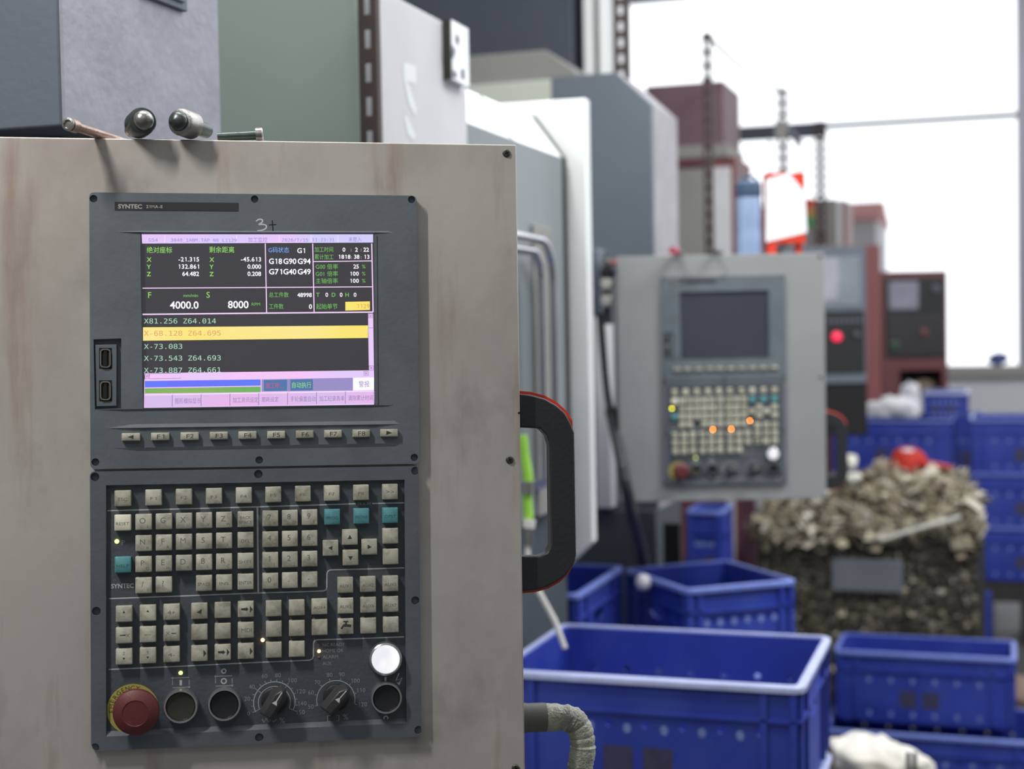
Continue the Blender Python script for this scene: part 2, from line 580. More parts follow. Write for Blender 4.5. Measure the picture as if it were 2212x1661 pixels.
def U(px, py, h=0.0):
    """pixel -> (u, v) on the plate plane raised by h"""
    r = ray(px, py)
    p0 = PC - INTO * h
    t = (p0 - CAM).dot(INTO) / r.dot(INTO)
    q = CAM + r * t - PC
    return q.dot(UX), q.dot(VUP)


def Utop(px, py, r_above):
    """pixel -> local point on the horizontal plane just above the housing top"""
    r = ray(px, py)
    p0 = PC + VUP * (V_TOP + r_above)
    t = (p0 - CAM).dot(VUP) / r.dot(VUP)
    q = CAM + r * t - PC
    return q.dot(UX), -q.dot(INTO)          # u, h


PXM = (CAM - PC).dot(FWD) * -1 / FPX          # metres per pixel at the panel

pend = empty('control_pendant', ROOT, 'large near beige steel control pendant with lit purple screen and grimy square keys', 'control panel')
pend.rotation_euler = RP.to_euler()

V_TOP = U(550, 303.5)[1]
# housing
mb = MB().box(loc(U_L, V_BOT, 0.0), loc(U_R, V_TOP, -0.105))
housing = mb.build('housing', 'plate', pend, bevel=0.0012)


def px_screw(px, py, r_px=9):
    u, v = U(px, py)
    r = r_px * PXM
    mb = MB()
    Mx = Matrix.Translation(loc(u, v, 0)) @ Matrix.Rotation(math.radians(90), 4, 'X')
    mb.lathe([(r, 0.0), (r, .0008), (r * .75, .0018), (.0001, .0022)], Mx, 20)
    for a in (0.4, 0.4 + math.pi / 2):
        ca, sa = math.cos(a), math.sin(a)
        L_, w_ = r * .62, r * .13
        pl = [(u + ca * s * L_ - sa * t * w_, v + sa * s * L_ + ca * t * w_) for s, t in ((-1, -1), (1, -1), (1, 1), (-1, 1))]
        mb.prism(pl, lambda a_, b_, h: loc(a_, b_, h), 0.0015, 0.00235, 1)
    mb.build('screw', ['screw', 'matteblack'], pend)


for q in ((1094, 331), (1101, 993), (1114, 1659)): px_screw(*q)
u, v = U(1121.5, 892)
MB().lathe([(.0012, 0), (.0012, .0003), (.0001, .0003)], Matrix.Translation(loc(u, v, 0)) @ Matrix.Rotation(math.radians(90), 4, 'X'), 12).build('bolt_hole', 'matteblack', pend)


def rrect(u0, u1, v0, v1, r, n=5):
    pts = []
    for cx_, cy_, a0 in ((u1 - r, v1 - r, 0), (u0 + r, v1 - r, 90), (u0 + r, v0 + r, 180), (u1 - r, v0 + r, 270)):
        for i in range(n):
            a = math.radians(a0 + 90 * i / (n - 1))
            pts.append((cx_ + r * math.cos(a), cy_ + r * math.sin(a)))
    return pts


def quadpoly(c, h):
    return [U(x, y, h) for x, y in c]


HB = 0.0085           # bezel height above the plate
P3 = lambda a, b, h: loc(a, b, h)


def hole_cutter(mb, pts, h_floor, r_px=9):
    for px, py in pts:
        u, v = U(px, py, HB)
        mb.lathe([(r_px * PXM, 0), (r_px * PXM, 0.02)], Matrix.Translation(loc(u, v, h_floor)) @ Matrix.Rotation(math.radians(90), 4, 'X'), 20)


# display unit
c = [U(192, 417, HB), U(901, 421, HB), U(905, 1003, HB), U(196, 1012, HB)]
u0, u1 = (c[0][0] + c[3][0]) / 2, (c[1][0] + c[2][0]) / 2
v1, v0 = (c[0][1] + c[1][1]) / 2, (c[2][1] + c[3][1]) / 2
DSP = (u0, u1, v0, v1)
mb = MB().prism(rrect(u0, u1, v0, v1, 0.004), P3, 0.0, HB)
disp = mb.build('display_frame', ['bezel', 'line'], pend)
ct = MB()
scr_c = [(305, 505), (806, 505), (809, 873), (311, 881)]
SH = 0.0045
ct.prism(quadpoly([(304, 503), (808, 503), (811, 876), (309, 883)], SH), P3, SH - .001, 0.03)
ct.prism(quadpoly([(202, 733), (262, 731), (262, 882), (205, 884)], HB), P3, 0.003, 0.03)
hole_cutter(ct, [(202, 429), (550, 430), (889, 431), (206, 998), (560, 993.5), (895, 988)], HB - 0.004, 8)
cto = ct.build('cutter', 'bezel', pend, smooth=False)
cut(disp, cto)


def ridge(name_mb, xa, ya, xb, yb, up, size=0.0022, thick=0.004):
    """long tapering fold moulded in the bezel; up=True overhangs downwards"""
    a, b = Vector(U(xa, ya, HB)), Vector(U(xb, yb, HB))
    d = (b - a).normalized()
    nrm = Vector((-d.y, d.x)) * (1 if up else -1)
    rings = []
    for t, k in ((0, .02), (.09, 1), (.91, 1), (1, .02)):
        p = a.lerp(b, t)
        q = p + nrm * thick
        rings.append([loc(p.x, p.y, HB - .0005), loc(p.x, p.y, HB + size * k), loc(q.x, q.y, HB - .0004)])
    name_mb.loft(rings)


mb = MB()
ridge(mb, 250, 501.5, 850, 502.5, True, .0014, .0018)
ridge(mb, 205, 885, 850, 875, False, .0012, .0018)
ridge(mb, 230, 925, 862, 916, True, .0018)
ridge(mb, 242, 968, 866, 957, False, .0014)
a, b = U(812, 508, HB), U(815, 872, HB)
mb.prism([(a[0] - .0003, a[1]), (a[0] + .0006, a[1]), (b[0] + .0006, b[1]), (b[0] - .0003, b[1])], P3, HB - .0005, HB + .0008)
mb.build('moulded_fold', 'bezel', pend)


class Decal:
    def __init__(self, h):
        self.mb, self.h, self.mats, self.k = MB(), h, [], 0

    def mi(self, m):
        if m not in self.mats: self.mats.append(m)
        return self.mats.index(m)

    def hh(self):
        self.k += 1
        return self.h + 0.00004 + 0.000002 * self.k

    def poly(self, pts, m):
        h = self.hh()
        self.mb.add([loc(*U(x, y, self.h), h) for x, y in pts], [tuple(range(len(pts)))], self.mi(m))

    def line(self, pts, w, m):
        """polyline of pixel points, w px wide"""
        P = [Vector(U(x, y, self.h)) for x, y in pts]
        h = self.hh()
        hw = w * PXM / 2
        vs_, fs = [], []
        for i, p in enumerate(P):
            t = (P[min(i + 1, len(P) - 1)] - P[max(i - 1, 0)]).normalized()
            n_ = Vector((-t.y, t.x)) * hw
            vs_ += [loc(*(p + n_), h), loc(*(p - n_), h)]
        for i in range(len(P) - 1): fs.append((2 * i, 2 * i + 1, 2 * i + 3, 2 * i + 2))
        self.mb.add(vs_, fs, self.mi(m))

    def text(self, body, px, py, hpx, m, align='L', bold=0.0, width=None, rot=0.0, shear=0.0, font='sans'):
        """py = middle of the letters, hpx = height of the capitals"""
        vs_, fs = text_geo(body, bold, shear, font)
        if not vs_: return
        xs = [p[0] for p in vs_]
        s = hpx * PXM / 0.72
        sx = s
        x0, x1 = min(xs), max(xs)
        if width: sx = width * PXM / max(1e-6, x1 - x0)
        au = {'L': x0, 'R': x1, 'C': (x0 + x1) / 2}[align]
        u_, v_ = U(px, py, self.h)
        h = self.hh()
        cr, sr = math.cos(rot), math.sin(rot)
        out = []
        for x, y in vs_:
            a_, b_ = (x - au) * sx, (y - 0.36) * s
            out.append(loc(u_ + a_ * cr - b_ * sr, v_ + a_ * sr + b_ * cr, h))
        self.mb.add(out, fs, self.mi(m))

    def disc(self, px, py, r_px, m, r_in=0.0, n=28, a0=0, a1=360):
        u_, v_ = U(px, py, self.h)
        h = self.hh()
        vs_, fs = [], []
        ro, ri = r_px * PXM, r_in * PXM
        full = (a1 - a0) >= 360
        for i in range(n + 1):
            a = math.radians(a0 + (a1 - a0) * i / n)
            vs_ += [loc(u_ + ro * math.cos(a), v_ + ro * math.sin(a), h), loc(u_ + ri * math.cos(a), v_ + ri * math.sin(a), h)]
        for i in range(n): fs.append((2 * i, 2 * i + 2, 2 * i + 3, 2 * i + 1))
        self.mb.add(vs_, fs, self.mi(m))


def text_rot(px, py):
    return 0.0


# name strip and hand marks
d = Decal(HB + .0003)
d.poly([(248, 436), (515, 438), (515, 456), (248, 454)], 'strip')
d.text('SYNTEC', 255, 445.5, 9, 'striptext', bold=.03, width=50)
d.text('21MA-E', 316, 446, 6.5, 'striptext', bold=.02, width=34)
d.mb.build('name_strip', d.mats, pend, smooth=False, fix=False)
d = Decal(HB)
P_ = [(553, 478), (560, 473.5), (566.5, 475), (566, 480), (559, 485), (568, 484.5), (575, 487.5), (574, 493.5), (565, 497.5), (556, 498.5)]
pp_ = []
for i in range(len(P_) - 1):
    a_, b_, c_, d_ = P_[max(i - 1, 0)], P_[i], P_[i + 1], P_[min(i + 2, len(P_) - 1)]
    for k in range(5):
        t = k / 5
        pp_.append(tuple(.5 * (2 * b_[q] + (c_[q] - a_[q]) * t + (2 * a_[q] - 5 * b_[q] + 4 * c_[q] - d_[q]) * t * t + (3 * b_[q] - a_[q] - 3 * c_[q] + d_[q]) * t ** 3) for q in (0, 1)))
d.line(pp_ + [P_[-1]], 2.8, 'chalk')
d.line([(588, 476), (589, 487), (590, 500)], 2.4, 'matteblack')
d.line([(581, 486), (597, 485)], 2.2, 'matteblack')
d.mb.build('hand_mark', d.mats, pend, smooth=False, fix=False)

# screen --------------------------------------------------------------
S = Decal(SH)


def SQ(x0, y0, x1, y1, m):
    """screen-plane quad; the picture's own x/y axes follow the tilted screen"""
    S.poly([sxy(x0, y0), sxy(x1, y0), sxy(x1, y1), sxy(x0, y1)], m)


def sxy(x, y):
    # fraction inside the screen, from its four corners
    fx, fy = (x - 305) / 503, (y - 505) / 376
    tl, tr, br, bl = [Vector(p) for p in scr_c]
    p = (tl * (1 - fx) + tr * fx) * (1 - fy) + (bl * (1 - fx) + br * fx) * fy
    return p.x, p.y


def inv(px, py):
    """photo pixel -> screen coordinates"""
    x, y = px, py
    for _ in range(6):
        a, b = sxy(x, y)
        x += px - a
        y += py - b
    return x, y


def ST(body, px, py, h, m, align='L', **k):
    S.text(body, px, py, h, m, align, **k)


def SL(x0, y0, x1, y1, w, m):
    S.line([(x0, y0), (x1, y1)], w, m)


S.poly([(304, 503), (808, 503), (811, 876), (309, 883)], 's_dark')
S.poly([(306, 506), (806, 506), (806, 524), (307, 526)], 's_head')
for x in (356, 511, 603, 672, 730): SL(x, 508, x, 524, 1, 's_btnhi')
ST('G54', 321, 517, 9.5, 's_htext', width=19, font='mono')
ST('3040_1ABM.TAP N0 L1129', 369, 517, 9.5, 's_htext', width=139, font='mono')
ST('加工监控', 536, 518, 8.5, 's_htext', width=41)
ST('2026/7/15', 609, 517, 9.5, 's_htext', width=56, font='mono')
ST('11:23:31', 675, 516.5, 9.5, 's_htext', width=47, font='mono')
ST('未登入', 753, 517, 8, 's_htext', width=28)
# frames
SL(308, 622.5, 806, 619.5, 2, 's_rule')
SL(308, 679, 806, 674, 3, 's_rule')
SL(573, 526, 576, 675, 2.2, 's_rule')
SL(675.5, 526, 678.5, 674, 2.2, 's_rule')
SL(677, 565, 803, 563.5, 2, 's_rule')
SL(803, 526, 806, 674, 2.6, 's_rule')
ST('绝对座标', 317, 540, 10.5, 's_green', width=53, bold=.01)
ST('剩余距离', 452, 539.5, 10.5, 's_green', width=53, bold=.01)
for i, (l, a_, b_) in enumerate((('X', '-21.315', '-45.613'), ('Y', '132.861', '0.000'), ('Z', '64.482', '0.208'))):
    y = 560.5 + 15.6 * i
    ST(l, 317, y, 9.5, 's_green', bold=.012)
    ST(a_, 430, y - .5, 9.5, 's_white', 'R', bold=.018)
    ST(l, 452.5, y, 9.5, 's_green', bold=.012)
    ST(b_, 564, y - .5, 9.5, 's_white', 'R', bold=.018)
ST('F', 320, 637, 13, 's_green')
ST('mm/min', 396, 638, 6.5, 's_dgreen', width=31, bold=.012)
ST('S', 446, 636.5, 13, 's_green')
ST('4000.0', 429, 658.5, 16, 's_white', 'R', bold=.018)
ST('8000', 537, 657.5, 16, 's_white', 'R', bold=.018)
ST('RPM', 543.5, 657, 6.5, 's_dgreen', width=18, bold=.01)
ST('G码状态', 580, 540, 9.5, 's_blue', width=44, bold=.012)
ST('G1', 642, 541, 11, 's_white', bold=.016)
for j, row in enumerate((('G18', 'G90', 'G94'), ('G71', 'G40', 'G49'))):
    for i, t in enumerate(row): ST(t, 581 + 31 * i, 564 + 22.5 * j, 12, 's_white', bold=.02, width=28)
ST('总工件数', 581, 637, 9, 's_dgreen', width=42)
ST('48998', 673.5, 637, 9, 's_white', 'R', bold=.02)
ST('工件数', 581, 662, 9, 's_dgreen', width=31)
ST('0', 674, 662, 10, 's_white', 'R', bold=.02)
ST('加工时间', 679.5, 539, 9, 's_dgreen', width=40)
ST('0', 743, 539, 9, 's_white', 'C', bold=.02)
for x in (758.5, 780): ST(':', x, 539, 7, 's_white', 'C')
ST('2', 770, 539, 9, 's_white', 'C', bold=.02)
ST('22', 797, 539, 9, 's_white', 'R', bold=.02)
ST('累计加工', 679.5, 555, 9, 's_dgreen', width=41)
ST('1818', 757, 554.5, 9, 's_white', 'R', bold=.02, width=25)
for x in (759.5, 780): ST(':', x, 555, 7, 's_white', 'C')
ST('38', 776.5, 554.5, 9, 's_white', 'R', bold=.02)
ST('13', 798, 554.5, 9, 's_white', 'R', bold=.02)
for i, (a_, b_) in enumerate((('G00 倍率', '25'), ('G01 倍率', '100'), ('主轴倍率', '100'))):
    y = 576 + 15.4 * i
    ST(a_, 682, y, 9, 's_dgreen', width=48)
    ST(b_, 775, y - .5, 9, 's_white', 'R', bold=.02)
    ST('%', 782, y - .5, 8.5, 's_dgreen')
for t, x, m_ in (('T', 683, 's_dgreen'), ('0', 703, 's_white'), ('D', 716.5, 's_dgreen'), ('0', 734, 's_white'), ('H', 746, 's_dgreen'), ('0', 764, 's_white')):
    ST(t, x, 636.5, 9, m_, bold=.015)
ST('起始单节', 683, 662, 9.5, 's_dgreen', width=46)
S.poly([(746, 652), (799, 651), (799, 669.5), (746, 671)], 's_yellow')
ST('1129', 798, 661, 9.5, 's_ytext', 'R')
# programme list
S.poly([(309, 707), (795, 703), (795, 730), (309, 736)], 's_yellow')
CODE = (('X81.256 Z64.014', 691.5, 's_code', 151), ('X-68.128 Z64.695', 718, 's_ytext', 161), ('X-73.083', 746.5, 's_code', 80), ('X-73.543 Z64.693', 772, 's_code', 161), ('X-73.887 Z64.661', 798, 's_code', 161))
for t, y, m_, w in CODE: ST(t, 311, y, 14.5, m_, width=w, font='mono')
# scroll bars
S.poly([(795, 677), (806, 677), (808, 813), (797, 813)], 's_pink')
S.poly([(312, 806), (797, 800), (798, 812), (313, 819)], 's_pink')
for q in ([(796, 678), (805, 678), (805, 687), (796, 687)], [(797, 790), (807, 790), (807, 800), (797, 800)], [(786, 802), (796, 802), (796, 811), (786, 811)], [(313, 807), (322, 807), (322, 818), (313, 818)]):
    S.poly(q, 's_btn')
    S.line(q + [q[0]], 1, 's_btnlo')
S.line([(323, 807), (391, 806), (391, 817), (323, 818), (323, 807)], 1, 's_btnlo')
S.line([(796, 708), (807, 708)], 1, 's_btnlo')
for (x, y, dx, dy) in ((800.5, 682.5, 0, -1), (802, 795, 0, 1), (791, 806.5, 1, 0), (317.5, 812.5, -1, 0)):
    S.poly([(x + 2.2 * dx, y + 2.2 * dy), (x - 1.6 * dx + 2 * dy, y - 1.6 * dy + 2 * dx), (x - 1.6 * dx - 2 * dy, y - 1.6 * dy - 2 * dx)], 's_htext')
# bars
S.poly([(312, 819), (798, 812), (808, 812), (808, 874), (311, 881)], 's_pink')
S.poly([(313, 823), (563, 819.5), (563, 833), (313, 837)], 's_bluebar')
S.poly([(313, 839), (563, 835), (563, 847), (313, 850)], 's_greenbar')
S.poly([(565, 819.5), (762, 816), (762, 843.5), (565, 846)], 's_violet')
S.poly([(570, 821), (620, 820), (620, 844), (570, 845)], 's_teal')
S.poly([(627, 820), (676, 819), (676, 843), (627, 844)], 's_teal')
S.poly([(763, 816), (808, 815), (808, 842), (763, 843.5)], 's_white')
ST('加工中…', 574, 833, 10, 's_redtext', width=38)
ST('自动执行', 631, 832, 10, 's_green', width=41)
ST('警报', 775, 830, 10.5, 's_btext', width=23)
BT = ['', '图形模拟显示', '', '加工资讯设定', '磨耗设定', '手轮偏置自动', '加工纪录表单', '清除累计时间']
for i in range(8):
    x0, x1 = 312 + 62.3 * i, 312 + 62.3 * (i + 1) - 2
    t = i / 7.0
    y0, y1 = 853.5 - 7.5 * t, 879.5 - 7.5 * t
    S.poly([(x0, y0), (x1, y0 - .8), (x1, y1 - .8), (x0, y1)], 's_btn')
    S.line([(x0, y0), (x1, y0 - .8)], 1.2, 's_btnhi')
    S.line([(x1, y0 - .8), (x1, y1 - .8)], 1.6, 's_btnlo')
    if BT[i]: ST(BT[i], x0 + 4, (y0 + y1) / 2 + 1, 9, 's_btext', width=54 if len(BT[i]) > 4 else 36)
screen = S.mb.build('screen', S.mats, pend, smooth=False, fix=False)
screen['label'] = 'lit screen of purple white and yellow readouts'

# USB module
usb = MB()
usb.prism(quadpoly([(206, 745), (252, 744), (252, 877), (208, 878)], .007), P3, 0.003, 0.0070)
usbo = usb.build('usb_plate', 'bezel', pend, bevel=.0004)
for py in (774, 844):
    m1 = MB()
    uc, vc = U(228, py, .007)
    o_, i_ = rrect(uc - .0046, uc + .0046, vc - .0084, vc + .0084, .003), rrect(uc - .0036, uc + .0036, vc - .0074, vc + .0074, .0022)
    m1.loft([[loc(a, b, .0071) for a, b in o_], [loc(a, b, .0086) for a, b in o_], [loc(a, b, .0086) for a, b in i_], [loc(a, b, .0071) for a, b in i_]], 0, cap=False)
    m1.add([loc(a, b, .0072) for a, b in i_], [tuple(range(len(i_)))], 1)
    m1.box(loc(uc - .0012, vc - .0066, .0072), loc(uc + .0012, vc + .0066, .0083), 1)
    sq = rrect(uc - .0056, uc + .0056, vc - .0094, vc + .0094, .0005)
    m1.add([loc(a, b, .00712) for a, b in sq], [tuple(range(len(sq)))], 1)
    m1.build('usb_port', ['usbmetal', 'matteblack'], usbo)

# function keys under the screen
KH = 0.0115


def key(name, px, py, wpx, hpx, mk, legends, h0=0.004, h1=KH, arrow=None, tm='keytext'):
    u, v = U(px, py, h1)
    w, h = wpx * PXM / 2, hpx * PXM / 2
    k = Decal(h1)
    r0 = rrect(u - w, u + w, v - h, v + h, .0006, 3)
    r1 = rrect(u - w + .0006, u + w - .0006, v - h + .0006, v + h - .0006, .0006, 3)
    k.mats = [mk]
    k.mb.loft([[loc(a, b, h0) for a, b in r0], [loc(a, b, h1 - .0006) for a, b in r0], [loc(a, b, h1) for a, b in r1]], 0)
    for (t, dx, dy, hp, wd) in legends:
        k.text(t, px + dx, py + dy, hp, tm, 'C', width=wd)
    if arrow:
        for poly in arrow: k.poly([(px + a, py + b) for a, b in poly], 'keytextdark')
    return k.mb.build(name, k.mats, pend)


TRI = {'L': [(-7, 0), (6, -4.5), (6, 4.5)], 'R': [(7, 0), (-6, -4.5), (-6, 4.5)]}
FK = [(282.5, 944), (346, 943), (409.5, 942), (472.5, 941), (534.5, 940), (596.5, 939), (658.5, 938), (719.5, 937), (780.5, 936), (840.5, 935)]
for i, (x, y) in enumerate(FK):
    arrow = [TRI['L']] if i == 0 else [TRI['R']] if i == 9 else None
    key('function_key', x, y, 38, 16.5, 'key', [] if arrow else [('F%d' % i, 1, 0, 9.5, 15)], HB - .002, HB + .0042, arrow, 'keytextdark')

# keyboard unit --------------------------------------------------------
c = [U(196, 1017, HB), U(905, 1008, HB), U(910, 1588, HB), U(195, 1626, HB)]
u0, u1 = (c[0][0] + c[3][0]) / 2, (c[1][0] + c[2][0]) / 2
v1, v0 = (c[0][1] + c[1][1]) / 2, (c[2][1] + c[3][1]) / 2
mb = MB().prism(rrect(u0, u1, v0, v1, 0.004), P3, 0.0, HB)
kbf = mb.build('keyboard_frame', ['kbframe'], pend)
ct = MB()
KP = 0.004
rec_top = quadpoly([(229, 1048), (874, 1036), (878, 1562), (229, 1591)], HB)
rec_bot = quadpoly([(231, 1050), (873, 1038), (876, 1551), (232, 1579)], KP)
ct.loft([[loc(a, b, KP) for a, b in rec_bot], [loc(a, b, HB) for a, b in rec_top], [loc(a, b, .03) for a, b in rec_top]])
hole_cutter(ct, [(205, 1030), (558, 1024), (897, 1017), (208, 1320), (897, 1297), (205, 1615), (560, 1593), (904, 1577)], HB - .004)
cut(kbf, ct.build('cutter', 'kbframe', pend, smooth=False))

D = Decal(KP)
D.poly([(231, 1050), (873, 1038), (876, 1551), (232, 1579)], 'kbpanel')
LW = 2.6
D.line([(232, 1103), (400, 1099), (550, 1095), (660, 1091.5), (768, 1088)], LW, 'line')
D.line([(804, 1087.5), (873, 1086)], LW, 'line')
D.text('SK6-M', 786, 1088, 6.5, 'linedim', 'C', width=29)
D.line([(556, 1096), (557, 1190), (558, 1279)], LW + 1, 'line')
D.line([(236, 1293), (400, 1287), (550, 1281), (620, 1279), (698, 1276.5), (704, 1274), (706, 1268), (706, 1240), (708, 1234), (713, 1231), (790, 1229), (873, 1226.5)], LW, 'line')
D.line([(235, 1446), (400, 1438.5), (560, 1430.5), (668, 1426), (675, 1423), (677, 1416), (677, 1390), (679, 1384.5), (684, 1382), (780, 1379), (873, 1375.5)], LW, 'line')
D.text('P', 266.5, 1171.5, 10.5, 'linedim', 'C')
D.text('SYNTEC', 240, 1266, 9.5, 'line', width=47, bold=.025)
for t, y, w in (('NC READY', 1393, 48), ('HOME OK', 1406, 45), ('ALARM', 1419, 33), ('AUX', 1433, 19)):
    D.text(t, 697, y, 7.5, 'linedim', width=w)
# start / stop legends
for cx_, cy_, sym in ((390.5, 1474.5, 'I'), (483.5, 1471, 'O')):
    D.line([(cx_ - 18, cy_ - 10), (cx_ + 18, cy_ - 11.5)], 1.8, 'linedim')
    D.line([(cx_ - 18, cy_ + 11), (cx_ + 18, cy_ + 9.5)], 1.8, 'linedim')
    D.line([(cx_ - 18, cy_ - 6), (cx_ - 18, cy_ + 5)], 1.8, 'linedim')
    D.line([(cx_ + 18, cy_ - 6), (cx_ + 18, cy_ + 5)], 1.8, 'linedim')
    for sx_, sy_ in ((-18, -10), (18, 9.5)): D.disc(cx_ + sx_, cy_ + sy_, 2.6, 'linedim', n=8)
    if sym == 'I': D.poly([(cx_ - 2.6, cy_ - 6), (cx_ + 2.6, cy_ - 6), (cx_ + 2.6, cy_ + 6), (cx_ - 2.6, cy_ + 6)], 'line')
    else: D.disc(cx_, cy_, 6.5, 'line', 3.8)
D.disc(483.5, 1449.5, 5.6, 'line', 2.8)
# dials
SC1 = (592.7, 1517)
D.disc(*SC1, 44.8, 'line', 43, 40, -24, 206)
D.disc(*SC1, 34.8, 'line', 33.2, 40, -22, 204)
for i in range(16):
    a = math.radians(205 - 227 * i / 15)
    r0_, r1_ = (34, 52) if i in (0, 4, 10, 15) else (44, 50.5)
    D.line([(SC1[0] + r0_ * math.cos(a), SC1[1] - r0_ * math.sin(a)), (SC1[0] + r1_ * math.cos(a), SC1[1] - r1_ * math.sin(a))], 1.7, 'linedim')
for t, x, y in (('0', 537, 1541), ('20', 534, 1509), ('40', 544, 1483), ('60', 571.5, 1460), ('80', 600.5, 1458), ('100', 632, 1469), ('120', 650, 1493), ('140', 653, 1519), ('150', 649, 1538)):
    D.text(t, x, y, 9.3, 'linedim', 'C')
D.line([(566, 1553), (570, 1560), (575, 1552), (580, 1560), (586, 1551.5), (591, 1559), (597, 1554)], 2, 'linedim')
D.text('%', 609.5, 1556, 13, 'linedim', 'C')
SC2 = (725.5, 1511)
D.disc(*SC2, 41.8, 'line', 40.2, 40, -13, 197)
D.disc(*SC2, 24, 'linedim', 22.6, 30, 20, 190)
for i, (t, x, y) in enumerate((('50', 671.5, 1526), ('60', 672, 1495.5), ('70', 685.5, 1473.5), ('80', 712, 1457.5), ('90', 738.5, 1456.5), ('100', 768, 1470), ('110', 780, 1490.5), ('120', 783.5, 1521))):
    a = math.radians(197 - 30 * i)
    D.line([(SC2[0] + 41 * math.cos(a), SC2[1] - 41 * math.sin(a)), (SC2[0] + 47 * math.cos(a), SC2[1] - 47 * math.sin(a))], 1.7, 'linedim')
    D.text(t, x, y, 9.3, 'linedim', 'C')
D.line([(713, 1546), (707.5, 1546), (707.5, 1558), (713, 1558)], 1.6, 'linedim')
D.line([(727, 1545), (732, 1545), (732, 1557), (727, 1557)], 1.6, 'linedim')
D.text('%', 746.5, 1548, 13, 'linedim', 'C')
D.poly([(830.5, 1462), (835, 1462), (835, 1473), (830.5, 1473)], 'line')
D.line([(862, 1454), (855, 1470), (869, 1464), (861, 1477)], 2.4, 'line')
D.poly([(857, 1474), (866, 1474.5), (861.5, 1480)], 'line')
D.disc(833.5, 1551, 5.6, 'line', 3)
D.mb.build('keyboard_panel', D.mats, pend, smooth=False, fix=False)

K = 33.6


def keys(rows, default='key'):
    for (px, py, t) in rows:
        tt = t if isinstance(t, tuple) else (t,)
        lg = []
        main = tt[0]
        if main:
            if len(main) == 1: lg.append((main, -2, -3, 12, None))
            elif main == '>>': lg.append((main, 0, 0, 8.5, 17))
            else: lg.append((main, 0, 2, 6.6, min(27, 6.3 * len(main))))
        if len(tt) > 1 and tt[1]: lg.append((tt[1], 9, 9, 6.6, None))
        mk, tm = default, 'keytext'
        if default == 'keyteal': tm = 'tealtext'
        if main == 'RESET': mk = 'keywhite'
        key('key', px, py, K, K, mk, lg, KP - .001, KH, None, tm)


keys([(265, 1076.5, 'ESC'), (331.4, 1074.6, 'F1'), (397, 1073, 'F2'), (462, 1071.4, 'F3'), (526.5, 1069.8, 'F4'), (590.3, 1068.2, 'F5'), (654.2, 1066.4, 'F6'), (716.7, 1065, 'F7'), (780, 1063.7, 'F8'), (842.6, 1062.2, '>>'), (264.8, 1129, 'RESET')])
keys([(265.2, 1220, 'HELP')], 'keyteal')
CXS = [310, 353.9, 397.3, 440.8, 484, 530.4]
ROWY = [(1127.6, 1121.7), (1173.4, 1166.3), (1218.8, 1211.4), (1264.5, 1256.5)]
LET = [[('O', 'I'), ('G',), ('X', 'U'), ('Y', 'V'), ('Z', 'W'), None],
       [('N', '#'), ('F', '&'), ('M',), ('S', 'J'), ('T', 'K'), ('DEL',)],
       [('P', 'Q'), ('E', 'H'), ('D', 'A'), ('B', 'L'), ('R', 'C'), ('SHIFT',)],
       [('/', ')'), ('?', '.'), 0, ('SPACE',), ('INS',), ('ENTER',)]]
for r in range(4):
    for i in range(6):
        t = LET[r][i]
        if t == 0: continue
        y = ROWY[r][0] + (ROWY[r][1] - ROWY[r][0]) * (CXS[i] - 310) / 220.4
        if t is None: key('key', CXS[i], y, K, K, 'key', [('BACK', 0, -4, 6.2, 23), ('SPACE', 0, 6, 6.2, 27)], KP - .001)
        else: keys([(CXS[i], y, t)])
NX = [583.9, 626.2, 668.8]
NR = [(1120, 1117.3), (1165, 1162.6), (1209.8, 1207.1), (1255, 1251.8)]
NT = [[('7', '#'), ('8', '@'), ('9', '$')], [('4', '<'), ('5', '='), ('6', '>')], [('1', '['), ('2', ']'), ('3', '&')], [('0', '?'), ('.', ','), ('-', '+')]]
for r in range(4):
    for i in range(3): keys([(NX[i], NR[r][0] + (NR[r][1] - NR[r][0]) * i / 2, NT[r][i])])
keys([(717.6, 1116.6, 'PROG'), (780.6, 1114.7, 'MONI'), (843, 1113.1, 'OFST')], 'keyteal')
for x, y, tri in ((755.8, 1160.2, [(0, -5), (5, 4), (-5, 4)]), (714.1, 1183.7, [(-5, 0), (4, -5), (4, 5)]), (797.9, 1181.3, [(5, 0), (-4, -5), (-4, 5)]), (757.2, 1204.4, [(0, 6), (5, -3), (-5, -3)])):
    key('key', x, y, K, K, 'key', [], KP - .001, KH, [tri])
keys([(843.4, 1157.6, ''), (843.9, 1202.3, '')])
keys([(746, 1263.7, 'AUX1'), (794.9, 1262, 'AUX2'), (843.5, 1260.6, 'AUX3'), (690, 1310.2, 'AUX4'), (746.5, 1308.4, 'AUX5'), (795.6, 1306.7, 'AUX6'), (843.9, 1305, 'AUX7'), (690.4, 1355, ''), (795.7, 1351.5, ''), (844.4, 1349.3, '')])
